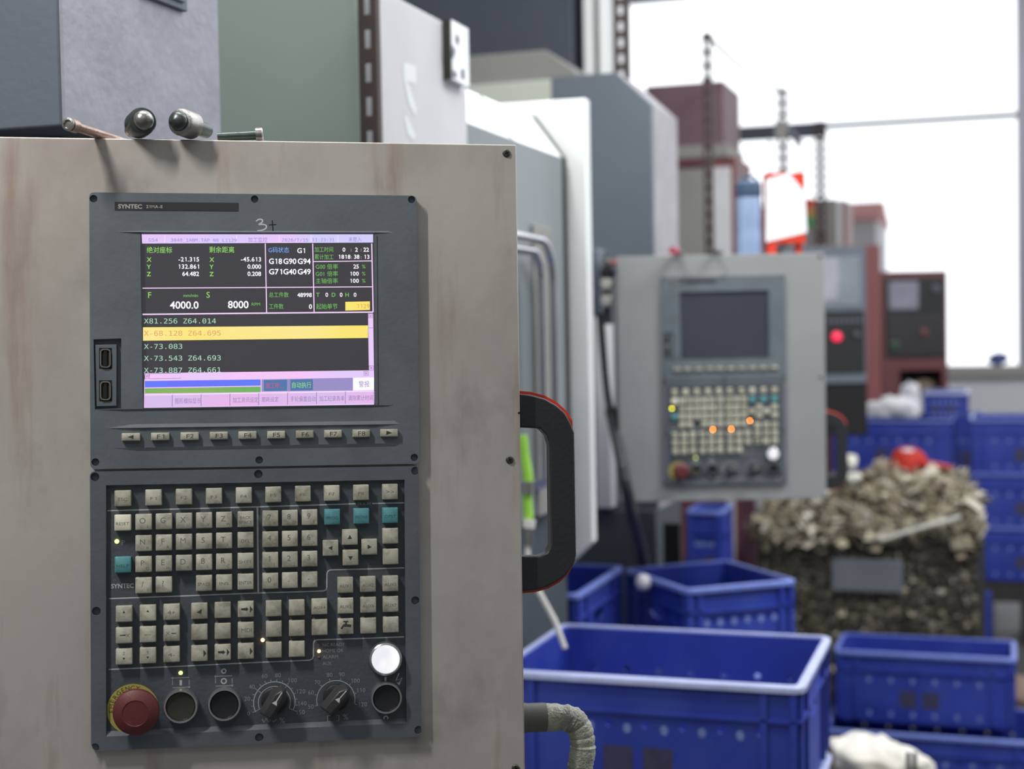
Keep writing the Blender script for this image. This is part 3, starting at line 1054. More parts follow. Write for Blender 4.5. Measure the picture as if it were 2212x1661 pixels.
# tap symbol key
key('key', 746.5, 1353, K, K, 'key', [], KP - .001, KH, [[(-10, 2), (-4, -5), (-1, -5), (-1, -9), (-5, -9), (-5, -12), (6, -12), (6, -9), (3, -9), (3, -5), (12, -4), (12, 2), (2, 1), (-4, 1), (-7, 6), (-10, 6)]])
keys([(591.2, 1314.4, ''), (641, 1312.7, ''), (591.4, 1358.8, ''), (641.2, 1357.1, ''), (591.3, 1404, ''), (641.2, 1402, '')])
BX = [267.6, 319.2, 370.4]
BY = [(1326.3, 1322), (1372.5, 1368), (1418.6, 1413.3)]
up_a, dn_a, lf_a = [(0, -7), (3, -2), (-3, -2)], [(0, 7), (3, 2), (-3, 2)], [(-9, -1), (4, -2), (4, 1), (-9, 1)]
BT2 = [[([up_a], []), ([up_a], []), ([], [('4+', 0, 1, 9, 16)])],
       [([lf_a], [('X', 8, 0, 8, None)]), ([], [('~', 0, 0, 9, 14)]), ([[(0, -1), (10, -1), (10, 1), (0, 1)]], [('X', -8, 0, 8, None)])],
       [([dn_a], [('Z', 0, -7, 6, None)]), ([dn_a], [('Y', 0, -7, 6, None)]), ([], [('4-', 0, 1, 8, 14)])]]
for r in range(3):
    for i in range(3):
        key('key', BX[i], BY[r][0] + (BY[r][1] - BY[r][0]) * i / 2, K, K, 'key', BT2[r][i][1], KP - .001, KH, BT2[r][i][0])
MX = [430.5, 480.9, 530.8]
MY = [(1320, 1316), (1365.5, 1361.1), (1411.2, 1406.5)]
half = [(9, -8), (15, 0), (9, 8)]
bar = [(-10, -2), (1, -3), (1, -5), (6, 0), (1, 5), (1, 3), (-10, 2)]
MT = [[([[(-6, 3), (6, -5), (4, 6)]], []), ([], []), ([bar, half], [])],
      [([], []), ([], []), ([], [('MDI', 2, 0, 9, 22)])],
      [([half], []), ([bar, half], []), ([half], [])]]
for r in range(3):
    for i in range(3):
        key('key', MX[i], MY[r][0] + (MY[r][1] - MY[r][0]) * i / 2, K, K, 'key', MT[r][i][1], KP - .001, KH, MT[r][i][0])

# round controls --------------------------------------------------------
RX90 = Matrix.Rotation(math.radians(90), 4, 'X')


def axis(px, py, h):
    u, v = U(px, py, h)
    return Matrix.Translation(loc(u, v, 0)) @ RX90      # local z points out of the panel


def led(px, py, m, r_px=3.4, h=KP, name='indicator_led'):
    r = r_px * PXM
    return MB().lathe([(r, h - .001), (r, h + .0006), (r * .6, h + .0011), (.00005, h + .0013)], axis(px, py, h), 14).build(name, m, pend)


led(252.6, 1169.3, 'led_green', 4.6)
led(390.3, 1453.3, 'led_green', 4.2)
led_run = led(567.4, 1382.3, 'led_amber', 4)
led_home = led(689.2, 1406.5, 'led_amber', 3.6)
led(689.2, 1393.3, 'led_off', 2.6)
led(689.2, 1419.8, 'led_off', 2.6)

# emergency stop: yellow label ring, red mushroom
es = Decal(KP + .0006)
ex, ey = 287, 1532
es.disc(ex, ey, 53.5, 'yellow', 0.5, 40)
word = 'EMERGENCY STOP'
for i, ch in enumerate(word):
    if ch == ' ': continue
    a = math.radians(186 - 13.6 * i)
    es.text(ch, ex + 46.5 * math.cos(a), ey - 46.5 * math.sin(a), 9.5, 'ylabel', 'C', rot=a - math.pi / 2, bold=.012)
eso = es.mb.build('emergency_stop', es.mats, pend, smooth=False, fix=False)
A = axis(292, 1541, .031)
r = 48 * PXM
MB().lathe([(r * .62, KP), (r * .62, .018), (r * .96, .020), (r, .0225), (r * .97, .027), (r * .8, .0295), (r * .56, .0312), (r * .54, .0307), (.0001, .0309)], A, 44).build('mushroom_button', 'stopred', eso)


def push_button(px, py, r_px, cap, h_ring=.0155, name='push_button'):
    r = r_px * PXM
    A = axis(px, py, h_ring)
    o = MB().lathe([(r, KP), (r, h_ring - .0012), (r * .95, h_ring), (r * .87, h_ring), (r * .84, h_ring - .0015), (r * .84, KP)], A, 40).build(name, 'ring', pend)
    MB().lathe([(r * .84, KP), (r * .84, h_ring - .0025), (r * .78, h_ring - .0018), (r * .4, h_ring - .0028), (.0001, h_ring - .003)], A, 36).build('button_cap', cap, o)
    return o


push_button(390, 1527, 36, 'olive')
push_button(484.5, 1523, 35, 'capblack')
push_button(835, 1509, 34, 'capblack')
r = 37 * PXM
A = axis(834, 1426, .018)
lamp = MB().lathe([(r, KP), (r, .008), (r * .95, .010), (r * .95, .013), (r * .86, .014), (r * .86, .012)], A, 40).build('indicator_lamp', 'ring', pend)
MB().lathe([(r * .84, .008), (r * .79, .0165), (r * .7, .0182), (r * .4, .0192), (.0001, .0194)], A, 36).build('lamp_lens', 'lampwhite', lamp)
pend_lens = lamp


def knob(px, py, ang, side_light):
    u, v = U(px, py, .02)
    Rz = Matrix.Rotation(ang, 4, 'Z')
    A = Matrix.Translation(loc(u, v, 0)) @ RX90 @ Rz
    r = 36 * PXM
    o = MB().lathe([(r * .78, KP), (r * .78, .009), (r * .7, .0098), (.0001, .0098)], A, 36).build('selector_knob', 'black', pend)
    k = MB()
    a, b = r * 1.02, r * .46
    base = [(-a * .9, -b), (a * .55, -b * 1.05), (a, -b * .35), (a, b * .35), (a * .55, b * 1.05), (-a * .9, b)]
    top = [(-a * .8, -b * .5), (a * .5, -b * .55), (a * .88, -b * .15), (a * .88, b * .15), (a * .5, b * .55), (-a * .8, b * .5)]
    k.loft([[A @ Vector((x, y, .0095)) for x, y in base], [A @ Vector((x, y, .020)) for x, y in base], [A @ Vector((x, y, .0275)) for x, y in top]])
    k.add([A @ Vector(p) for p in ((a * .82, .0005, .0277), (a * .2, .0005, .0277), (a * .2, -.0005, .0277), (a * .82, -.0005, .0277))], [(0, 1, 2, 3)], 1)
    k.add([A @ Vector(p) for p in ((a * .3, 0, .02775), (a * .02, .0026, .02775), (a * .02, -.0026, .02775))], [(0, 1, 2)], 1)
    k.build('grip_bar', ['grip', 'offwhite'], o, fix=False, bevel=.0008)


knob(592.5, 1519, math.radians(57), False)
knob(727, 1512, math.radians(47), True)

# bridge handle on the right flank: black grip with an orange red rim behind it
hp = [(1118, 843), (1150, 846), (1180, 854), (1206, 868), (1226, 886), (1240, 908), (1243, 1060), (1246, 1212), (1234, 1238), (1214, 1258), (1188, 1273), (1160, 1281), (1122, 1284)]
hin = [(1118, 1202), (1165, 1201), (1182, 1194), (1190, 1178), (1188, 1060), (1187, 962), (1181, 940), (1166, 925), (1118, 923)]
hpo = [(1118, 850), (1148, 853), (1177, 861), (1202, 875), (1221, 892), (1234, 916), (1241, 935), (1243, 1060), (1245, 1200), (1238, 1222), (1222, 1243), (1206, 1255), (1184, 1267), (1158, 1275), (1122, 1278)]
HZ = -0.012
mb = MB().prism([U(x, y, HZ) for x, y in hpo + hin], P3, HZ, HZ - .018)
hnd = mb.build('handle', 'handle', pend, bevel=.0015)
mb = MB()
rim_o = [U(x, y, HZ) for x, y in hp]
rim_i = [U(x - 9 if x > 1130 else x, y + (9 if y < 1060 else -9), HZ) for x, y in hp]
mb.prism(rim_o + rim_i[::-1], P3, HZ - .008, HZ - .030)
mb.build('handle_rim', 'red', hnd)['label'] = 'orange red rim'

# ------------------------------------------------------------------ second pendant (same model, screen dark)
P2C = at(1562.5, 822, d=3.53)
skip = [led_run, led_home, screen] + [o for o in COL.objects if o.parent == pend and o.name.startswith('hand_mark')]
pend2 = copy_tree(pend, None, skip)
RP2 = Matrix((_R, _F, _Z)).transposed().to_4x4()
pend2.location = P2C + Vector((0, 0, V_BOT))
pend2.rotation_euler = RP2.to_euler()
for o in [x for x in COL.objects if x.parent == pend2 and x.name.startswith('housing')]:
    o.data = o.data.copy()
    o.data.materials[0] = M['plategrey']
for o in [x for x in COL.objects if x.parent == pend2 and x.name.startswith('handle')]:
    o.location.z -= .145
tag(pend2, 'second grey control pendant with dark blank screen and a bottle standing on top', 'control panel')
o2 = MB()
uq = [U(x, y, SH) for x, y in ((304, 503), (808, 503), (811, 876), (309, 883))]
o2.add([loc(a, b, SH + .0001) for a, b in uq], [(3, 2, 1, 0)])
o2.build('screen', 'screenoff', pend2)['label'] = 'dark blank screen'
for px, py in ((492, 1288), (598, 1284), (705, 1236)):
    o = led(px, py, 'led_amber_far', 4.2)
    o.parent = pend2
for o in [x for x in COL.objects if x.parent == pend2 and x.name.startswith('indicator_led')][:1]:
    o.data = o.data.copy()
    o.data.materials[0] = M['led_yellow_far']

# ------------------------------------------------------------------ things lying on the first pendant
def pl(u, v, h):
    """pendant local (u, v, h) -> world"""
    return PC + UX * u + VUP * v - INTO * h


tip = pl(*U(148, 284, .045), .045)
edge = pl(*U(212, 291, 0), 0)
edge += VUP * (V_TOP + .0052 - (edge - PC).dot(VUP))
tail = edge + (edge - tip).normalized() * .07
tail += VUP * (V_TOP + .0050 - (tail - PC).dot(VUP))
tip += VUP * (V_TOP + .0070 - (tip - PC).dot(VUP)) * .6
dr = (tail - tip).normalized()
mb = MB().tube([tip + dr * .002, tip + dr * .004, tip + dr * .012, tip + dr * .0121, tail], lambda t: .0058 if t < .6 else .0042, 16)
rod = mb.build('metal_rod', 'copper')
tag(rod, 'coppery steel rod lying at the left on top of the near pendant, end jutting out', 'rod')
MB().lathe([(.0058, -.0005), (.0058, .0012), (.004, .0016), (.0034, 0), (.0001, .0002)], Matrix.Translation(tip) @ (-dr).to_track_quat('Z', 'Y').to_matrix().to_4x4(), 18).build('rod_collar', 'dullmetal', rod)
u_, h_ = Utop(143, 265, .02)


def plug(px, py, yaw, mats, label):
    """dome-ended steel fitting lying on the pendant top"""
    r = .0125
    u_, h_ = Utop(px, py + 4, r * .75)
    u_, _v = U(px, py, .012)
    c_ = pl(u_, V_TOP + r + .0003, .012)
    dirv = (-INTO * math.cos(yaw) + UX * math.sin(yaw)).normalized()
    A = Matrix.Translation(c_) @ dirv.to_track_quat('Z', 'Y').to_matrix().to_4x4()
    o = MB().lathe([(r * .8, -.016), (r, -.014), (r, .004), (r * .92, .0062), (r * .75, .0068)], A, 28).build('steel_fitting', mats[0])
    MB().lathe([(r * .72, .006), (r * .72, .009), (r * .6, .0125), (r * .35, .015), (.0001, .016)], A, 24).build('domed_tip', mats[1], o)
    MB().lathe([(r * .55, -.04), (r * .55, -.0155), (r * .3, -.0155)], A, 20).build('stem', mats[1], o)
    tag(o, label, 'fitting')
    return o


plug(306, 277, math.radians(18), ('gunmetal', 'dullmetal'), 'dark green domed steel fitting on the near pendant top, just right of the coppery rod')
plug(396, 277, math.radians(-28), ('dullmetal', 'gunmetal'), 'bright steel domed fitting on the near pendant top, nearer its middle')
u_, h_ = Utop(567, 293, .0065)
tip = pl(u_, V_TOP + .0072, h_)
u2, h2 = Utop(470, 300, .003)
tail = pl(u2, V_TOP + .0045, max(h2, -.095))
dr = (tail - tip).normalized()
A = Matrix.Translation(tip) @ (-dr).to_track_quat('Z', 'Y').to_matrix().to_4x4()
bolt = MB().lathe([(.0042, -(tail - tip).length), (.0042, -.004)], A, 14).build('bolt', 'gunmetal')
MB().lathe([(.0068, -.006), (.007, -.0005), (.006, .0005), (.0045, -.0008), (.0001, -.0008)], A, 18).build('bolt_head', 'dullmetal', bolt)
tag(bolt, 'long round-headed steel bolt lying near the middle of the near pendant top', 'bolt')

# taped hose out of the pendant's right flank
sl = []
p0 = pl(*U(1120, 1551, -.05), -.05)
p1 = pl(*U(1176, 1549, -.05), -.05)
p2 = pl(*U(1228, 1552, -.05), -.05)
p3 = pl(*U(1250, 1570, -.05), -.05)
p4 = pl(*U(1259, 1605, -.05), -.05)
p5 = pl(*U(1256, 1640, -.05), -.05)
p6 = pl(*U(1244, 1690, -.05), -.05)
p7 = pl(*U(1205, 1800, -.05), -.05)


def smooth_path(pts, n=6):
    out = []
    P = [Vector(p) for p in pts]
    P = [P[0] * 2 - P[1]] + P + [P[-1] * 2 - P[-2]]
    for i in range(1, len(P) - 2):
        a, b, c_, d_ = P[i - 1:i + 3]
        for k in range(n):
            t = k / n
            out.append(.5 * ((2 * b) + (c_ - a) * t + (2 * a - 5 * b + 4 * c_ - d_) * t * t + (3 * b - a - 3 * c_ + d_) * t ** 3))
    out.append(P[-2])
    return out


hp_ = smooth_path([p1, p2, p3, p4, p5, p6, p7], 8)
random.seed(3)
wob = [1 + random.uniform(-.07, .07) for _ in range(200)]
mb = MB().tube(hp_, lambda t: .0135 * (1.0 - .1 * min(1, t * 3)) * wob[int(t * 48)], 20)
hose = mb.build('cable_hose', 'tape')
tag(hose, 'grimy taped hose bending down from the lower right flank of the near pendant', 'hose')
MB().tube([p0, p0.lerp(p1, .3), p0.lerp(p1, .31), p1 + (p1 - p0) * .05], lambda t: .0142 if t < .5 else .0138, 22).build('hose_sleeve', 'sleeve', hose)['label'] = 'dark grey plastic sleeve'

# things on the second pendant ----------------------------------------------------
P2T = P2C.z + V_TOP                                  # top of its housing


def p2(px, depth):
    """a point on top of the second pendant, seen at pixel column px, `depth` m behind its front"""
    a = at(px, 556, d=3.53 + depth)
    return Vector((a.x, a.y, P2T))


c_ = p2(1619, .055)
A = Matrix.Translation(c_)
r = .031
bot = MB().lathe([(r * .9, .0005), (r, .006), (r, .05), (r * .93, .06), (r, .075), (r, .13), (r * .9, .142)], A, 28).build('water_bottle', 'bottleblue')
MB().lathe([(r * .95, .140), (r * 1.0, .143), (r * 1.0, .172), (r * .8, .178), (r * .4, .18), (.0001, .18)], A, 28).build('lid', 'bottlelid', bot)
MB().tube([c_ + Vector((-.024, 0, .176)), c_ + Vector((-.012, 0, .19)), c_ + Vector((.012, 0, .19)), c_ + Vector((.024, 0, .176))], .004, 10).build('carry_loop', 'bottlelid', bot)
tag(bot, 'pale blue plastic bottle with slate lid standing on the second pendant', 'bottle')
# red and white packet with a sheet of paper
c_ = p2(1697, .05)
yw = math.radians(18.3 + 6)
B4 = Matrix.Translation(c_) @ Matrix.Rotation(yw, 4, 'Z')
pk = MB().box((-.046, -.012, .028), (.046, .03, .196), 0, B4).box((-.046, -.012, .0005), (-.026, .03, .03), 0, B4).box((.03, .01, .0005), (.044, .03, .03), 0, B4).build('red_box', 'red')
mb = MB()
sh = [(-.052, .030), (.05, .052), (.046, .148), (.006, .196), (-.05, .180)]
mb.prism(sh, lambda a, b, h: B4 @ Vector((a, -.0125 - h - (.02 - b * .1) * 0, b)), 0, .0012)
mb.build('paper_sheet', 'paper', pk)['label'] = 'white paper sheet on the front'
tag(pk, 'red upright box with a white sheet on its front, on the second pendant', 'box')
# rods on the second pendant
for px, dpx, nm, lb, mt in ((1455, 24, 'marker_pen', 'dark pen with a red cap jutting over the second pendant top edge', 'black'), (1540, 18, 'small_rod', 'thin dark rod lying across the second pendant top beside the pen', 'wire')):
    a = p2(px, -.055) + Vector((0, 0, .009))
    b = p2(px + dpx, .06) + Vector((0, 0, .007))
    o = MB().tube([a, b], .006, 12).build(nm, mt)
    tag(o, lb, 'pen' if nm == 'marker_pen' else 'rod')
    if nm == 'marker_pen':
        MB().tube([a.lerp(b, -.08), a.lerp(b, .28)], .009, 14).build('pen_cap', mat('dull pink red', (176, 66, 84), .5), o)

# push button box and conduit left of the second pendant
bx = at(1290, 610, d=3.62)
pb = empty('button_box', bx, 'small slate switch box with white and black buttons left of the second pendant', 'switch box')
def lb_(px, py, d_): return at(px, py, d=d_) - bx
a, b = lb_(1276, 538, 3.66), lb_(1302, 684, 3.66)
MB().box((a.x, a.y - .03, b.z), (b.x, a.y + .03, a.z)).build('box_body', 'slatepaint', pb, bevel=.004)
for py, mt, rr in ((567, 'dullmetal', .010), (590, 'black', .016), (613, 'offwhite', .015), (650, 'offwhite', .015)):
    q = lb_(1311, py, 3.6)
    MB().lathe([(rr, -.006), (rr, .004), (rr * .8, .008), (.0001, .009)], Matrix.Translation(q) @ RX90, 20).build('button', mt, pb)
q = lb_(1322, 566, 3.48)
MB().lathe([(.006, -.03), (.006, .004), (.0001, .006)], Matrix.Translation(q) @ RX90, 16).build('button', mat('faded red button', (158, 84, 84), .5), pb)
a, b = lb_(1304, 555, 3.62), lb_(1320, 700, 3.62)
MB().box((a.x, a.y - .012, b.z), (b.x, a.y + .02, a.z)).build('button_rail', 'darkbase', pb)

cp = [at(px, py, d=dd) for px, py, dd in ((1296, 676, 3.62), (1303, 760, 3.62), (1312, 850, 3.6), (1325, 915, 3.57), (1345, 1010, 3.47), (1357, 1070, 3.48), (1370, 1130, 3.58), (1390, 1210, 3.86), (1404, 1330, 3.95), (1410, 1600, 3.95), (1412, 1960, 3.95))]
pth = smooth_path(cp, 14)
mb = MB().tube(pth, lambda t: (.009 if t < .25 else .0135) * (1 + .12 * math.sin(t * 420)), 14)
cd = mb.build('flexible_conduit', 'conduit')
tag(cd, 'dark ribbed conduit hanging from the switch box down the left edge of the second pendant', 'conduit')

# ================================================================== MACHINES
def world_box(name, a, b, m, parent=None, bevel=0.003):
    o = MB().box(a, b).build(name, m, parent, bevel=bevel)
    return o


def base_empty(name, x, y, label, cat):
    return empty(name, (x, y, 0), label, cat)


def sub(o, p):
    return Vector(p) - o.location


# --- machine 1: grey head cover at the top left
c0 = at(141, 272, d=1.52)
X0, Y0, ZB = c0.x, c0.y, c0.z
Y1 = at(477, 290, X=X0).y
m1 = base_empty('machine_column', X0 - .3, Y0 + .2, 'grey machine head cover rising behind the near pendant at the left edge', 'machine')
mb = MB()
o_ = m1.location
mb.box(Vector((X0 - .75, Y0, ZB)) - o_, Vector((X0 - .004, Y1, 2.45)) - o_, 0)
mb.build('head_cover', ['slatepaint'], m1, bevel=.003)
mb = MB().box(Vector((X0 - .004, Y0 + .001, ZB)) - o_, Vector((X0, Y1, 2.45)) - o_)
mb.build('side_sheet', 'steelgrey', m1)['label'] = 'worn pale grey side sheet'
q = at(396, 27, X=X0)
yq0 = at(300, 5, X=X0).y
mb = MB()
fx = X0 + .006
mb.box(Vector((X0, yq0, q.z)) - o_, Vector((fx, q.y, q.z + .2)) - o_, 0)
mb.box(Vector((fx, yq0 + .008, q.z + .008)) - o_, Vector((fx + .003, q.y - .01, q.z + .19)) - o_, 1)
mb.build('vent_cover', ['slatepaint', 'greypaint'], m1, bevel=.0015)
world_box('column_base', Vector((X0 - .70, Y0 + .06, 0)) - o_, Vector((X0 - .05, Y1 + .02, ZB)) - o_, 'darkbase', m1)

# --- sage green cabinet
q0 = at(776, 150, d=2.32)
gc = base_empty('electrical_cabinet', q0.x - .4, q0.y + .2, 'sage green steel cabinet side standing behind the grey head cover', 'cabinet')
o_ = gc.location
world_box('cabinet_body', Vector((q0.x - 1.0, q0.y, .1)) - o_, Vector((q0.x, q0.y + .18, 2.5)) - o_, 'sage', gc)
world_box('plinth', Vector((q0.x - .98, q0.y + .02, 0)) - o_, Vector((q0.x - .02, q0.y + .16, .1)) - o_, 'darkbase', gc)

# --- slotted angle uprights along the machine fronts
SLOTS = 0.05


def upright(px, py, d_, top, width, label, base=0.0):
    a = at(px, py, d=d_)
    o = empty('slotted_upright', (a.x, a.y, base), label, 'upright', 'slotted steel uprights of the cable rack')
    mb = MB()
    w, t = width, .003
    H = top - base
    sw = w * .32
    mb.box((-w / 2, 0, 0), (-sw / 2, t, H))
    mb.box((sw / 2, 0, 0), (w / 2, t, H))
    n = int(H / SLOTS)
    for i in range(n + 1):
        z = min(i * SLOTS, H - .022)
        mb.box((-sw / 2, 0, z), (sw / 2, t, z + .022))
    # return flange running back, slotted as well
    mb.box((w / 2 - t, t, 0), (w / 2, w * .5, H))
    mb.build('angle_post', 'brown', o, smooth=False)
    MB().box((-w * .8, -.01, 0), (w * .8, w, .008)).build('foot_plate', 'brown', o)
    return a


upright(795, 150, 2.21, 2.55, .030, 'brown slotted steel upright between the green cabinet and the light grey sheet')
upright(1341, 80, 4.62, 2.95, .050, 'slotted steel upright rising behind the grey chamfered machine')
ua = upright(1529, 300, 5.5, at(1529, 72, d=5.5).z, .034, 'slotted upright in front of the maroon machine head, top free against the window')
ub = upright(1690, 280, 6.8, at(1690, 192, d=6.8).z, .046, 'thin slotted upright above the red box on the second pendant')
uc_ = upright(1771, 350, 8.2, at(1771, 262, d=8.2).z, .060, 'farthest slotted upright, carrying the end of the dark crossbeam')
# wire strung between upright tops
wz = [Vector((ua.x, ua.y, at(1529, 76, d=5.5).z)), Vector((ub.x, ub.y, at(1690, 196, d=6.8).z))]
mid = [wz[0].lerp(wz[1], t) + Vector((0, 0, -.03 * math.sin(math.pi * t))) for t in (0, .2, .4, .6, .8, 1)]
tag(MB().tube(mid, .007, 8).build('strung_wire', 'brown'), 'thin wire strung from upright to upright across the bright window', 'wire')
# crossbeam and bracket
a, b = at(1585, 282, d=8.3), at(1782, 272, d=8.15)
zb = at(1680, 276, d=8.2).z
tag(world_box('crossbeam', (a.x, b.y + .05, zb - .05), (b.x, b.y + .1, zb + .03), 'navy'), 'dark grey horizontal beam in front of the window behind the bottle', 'beam')
lampb = empty('lamp_bracket', at(1688, 280, d=6.75), 'grey angled bracket with two thin stems above the red box', 'bracket')
o_ = lampb.location
def lp(px, py, d_=6.75): return at(px, py, d=d_) - o_
MB().box(lp(1676, 300) + Vector((0, -.02, 0)), lp(1702, 262) + Vector((0, .02, 0))).build('clamp', 'beigegrey', lampb)
MB().tube([lp(1700, 276), lp(1730, 312)], .016, 8).build('arm', 'greypaint', lampb)
for x in (1727, 1663): MB().tube([lp(x, 305), lp(x, 430)], .006, 8).build('stem', 'brown' if x == 1727 else 'greypaint', lampb)

# --- light grey sheet with paint marks and notice plate
XS = -0.90
ya, yb = at(816, 300, X=XS).y, at(1009, 250, X=XS).y
zt = at(940, 38, X=XS).z
g1 = base_empty('machine_guard', XS - .02, (ya + yb) / 2, 'light grey sheet guard with white paint strokes beside the brown slotted upright', 'machine guard')
o_ = g1.location
world_box('sheet', Vector((XS - .03, ya, .5)) - o_, Vector((XS, yb, zt)) - o_, 'lightgrey', g1, .002)
world_box('base', Vector((XS - .035, ya, 0)) - o_, Vector((XS - .005, yb, .5)) - o_, 'darkbase', g1)
mb = MB()
xp = XS + .0006
for q in ([(871, 135), (899, 142), (899, 182), (872, 172)], [(872, 172), (880, 175), (900, 236), (897, 250), (884, 228)], [(873, 250), (880, 252), (897, 290), (895, 305), (880, 290)]):
    mb.add([at(x, y, X=xp) - o_ for x, y in q], [tuple(range(len(q)))])
mb.add([at(x, y, X=xp) - o_ for x, y in ((814, 10), (822, 10), (824, 300), (816, 300))], [(0, 1, 2, 3)])
mb.build('paint_marks', 'white', g1, smooth=False, fix=False)
qa, qb = at(976, 60, X=XS + .016), at(1012, 190, X=XS + .016)
mb = MB()
mb.box(Vector((XS, qa.y, at(990, 186, X=XS).z)) - o_, Vector((XS + .016, qb.y + .005, at(990, 62, X=XS).z)) - o_, 0)
mb.box(Vector((XS, qa.y - .003, at(990, 186, X=XS).z)) - o_, Vector((XS + .014, qa.y, at(990, 62, X=XS).z)) - o_, 1)
xq = XS + .0166
for q in ([(976, 95), (985, 110), (979, 128), (975, 120)], [(996, 150), (1003, 148), (1004, 172), (997, 170)], [(978, 150), (987, 158), (985, 170), (978, 166)], [(985, 70), (993, 84), (990, 100), (984, 88)]):
    mb.add([at(x, y, X=xq) - o_ for x, y in q], [(0, 1, 2, 3)], 2)
mb.build('notice_plate', [mat('glossy white plate', (246, 248, 252), .15), 'rubber', 'greypaint'], g1, smooth=False)

# --- machining centre with grey sliding door, white chamfer and white end frame
mc = base_empty('machining_centre', XS - .3, 3.0, 'machine with grey door, chrome bar handles and a tall white end frame', 'machine')
o_ = mc.location
yn, yf = yb + .002, at(1221, 700, X=XS).y
zc = at(1220, 343, X=XS).z
ct_ = at(1150, 255, Y=yf)
zt2, xt = ct_.z, ct_.x
def xz(a, b, h): return Vector((a, h, b)) - o_
world_box('door', Vector((XS - .03, yn, 1.12)) - o_, Vector((XS, yf, zc)) - o_, 'doorgrey', mc, .002)
mb = MB().prism([(XS, zc), (xt, zt2), (xt - .5, zt2), (xt - .5, zc - .1), (XS - .03, zc - .1), (XS - .03, zc)], xz, yn, yf)
mb.build('chamfer_hood', 'white', mc)
mb = MB().prism([(XS + .004, zc), (xt + .003, zt2 + .004), (xt - .06, zt2 + .008), (xt - .06, zt2 - .004), (xt, zt2 - .006), (XS - .006, zc - .006), (XS - .006, 1.0), (XS + .004, 1.0)], xz, yf, yf + .018)
mb.build('rubber_seal', 'rubber', mc)
# seam across the hood
sa, sb = at(1022, 208, Y=yn + .02), at(1098, 300, X=XS)
mb = MB()
ys = at(1105, 312, X=XS).y
n_ = Vector((zt2 - zc, 0, XS - xt)).normalized()
pa, pb_ = Vector((XS, ys, zc)) + n_ * .0008, Vector((xt, ys, zt2)) + n_ * .0008
mb.add([pa - o_, pa - o_ + Vector((0, .012, 0)), pb_ - o_ + Vector((0, .012, 0)), pb_ - o_], [(0, 1, 2, 3)])
mb.build('hood_seam', 'greypaint', mc)
YW = yf + .03
fr_t, fr_b = at(1263, 212, Y=YW), at(1282, 1172, Y=YW)
xr = (fr_t.x + fr_b.x) / 2
mb = MB().prism([(xr, fr_t.z), (xr, fr_b.z), (at(1228, 1222, Y=YW).x, at(1228, 1222, Y=YW).z), (XS - .06, fr_b.z - .05), (XS - .06, zt2 - .1), (xt - .5, zt2 - .1), (xt - .5, fr_t.z)], xz, YW, YW + .035)
mb.build('end_frame', 'white', mc, bevel=.003)['label'] = 'tall white end frame'
world_box('lower_body', Vector((XS - .6, yn, 0)) - o_, Vector((XS - .02, YW + .02, 1.12)) - o_, 'darkbase', mc)
world_box('body', Vector((XS - .6, yn, 1.12)) - o_, Vector((XS - .032, yf, zc - .1)) - o_, 'greypaint', mc)
a, b = at(1147, 485, X=XS), at(1197, 1100, X=XS)
world_box('handle_plate', Vector((XS, a.y, b.z)) - o_, Vector((XS + .006, b.y, at(1172, 490, X=XS).z)) - o_, 'beigegrey', mc, .002)
for nm, pxv, pyt, bend in (('bar_handle', 1197, 512, .085), ('bar_handle', 1171, 540, .055)):
    XH = XS + .045
    pv = at(pxv, 700, X=XH)
    ztop = at(1130, pyt, X=XH).z
    zbot = at(pxv, 1035, X=XH).z
    pts = [Vector((XS, pv.y - .32, ztop)), Vector((XH, pv.y - .30, ztop)), Vector((XH, pv.y - bend, ztop))]
    for k in range(1, 7):
        a_ = math.radians(90 - 15 * k)
        pts.append(Vector((XH, pv.y - bend + bend * math.cos(a_), ztop - bend + bend * math.sin(a_))))
    pts += [Vector((XH, pv.y, zbot)), Vector((XS, pv.y, zbot - .02))]
    MB().tube([p - o_ for p in pts], .0085, 14).build(nm, 'chrome', mc)

# lime green hose hanging in front of the door
hs = [at(px, py, d=2.72) for px, py in ((1128, 940), (1133, 985), (1141, 1035), (1138, 1065), (1142, 1120))]
gh = MB().tube(smooth_path(hs, 6), .0095, 12).build('air_hose', 'lime')
tag(gh, 'lime green air hose with silver couplings seen through the near pendant handle', 'hose')
for ya_, yb_, mt, rr in ((1040, 1066, 'dullmetal', .012), (1122, 1140, 'offwhite', .012), (1140, 1178, 'dullmetal', .009)):
    MB().tube([at(1139 if ya_ < 1100 else 1144, ya_, d=2.715), at(1140 if ya_ < 1100 else 1141, yb_, d=2.715)], rr, 12).build('coupling', mt, gh)
MB().tube([at(1141, 1176, d=2.715), at(1138, 1215, d=2.715), at(1165, 1280, d=2.715), at(1198, 1340, d=2.715), at(1220, 1400, d=2.715)], .0055, 10).build('cable_tail', 'offwhite', gh)['label'] = 'off white cable tail'

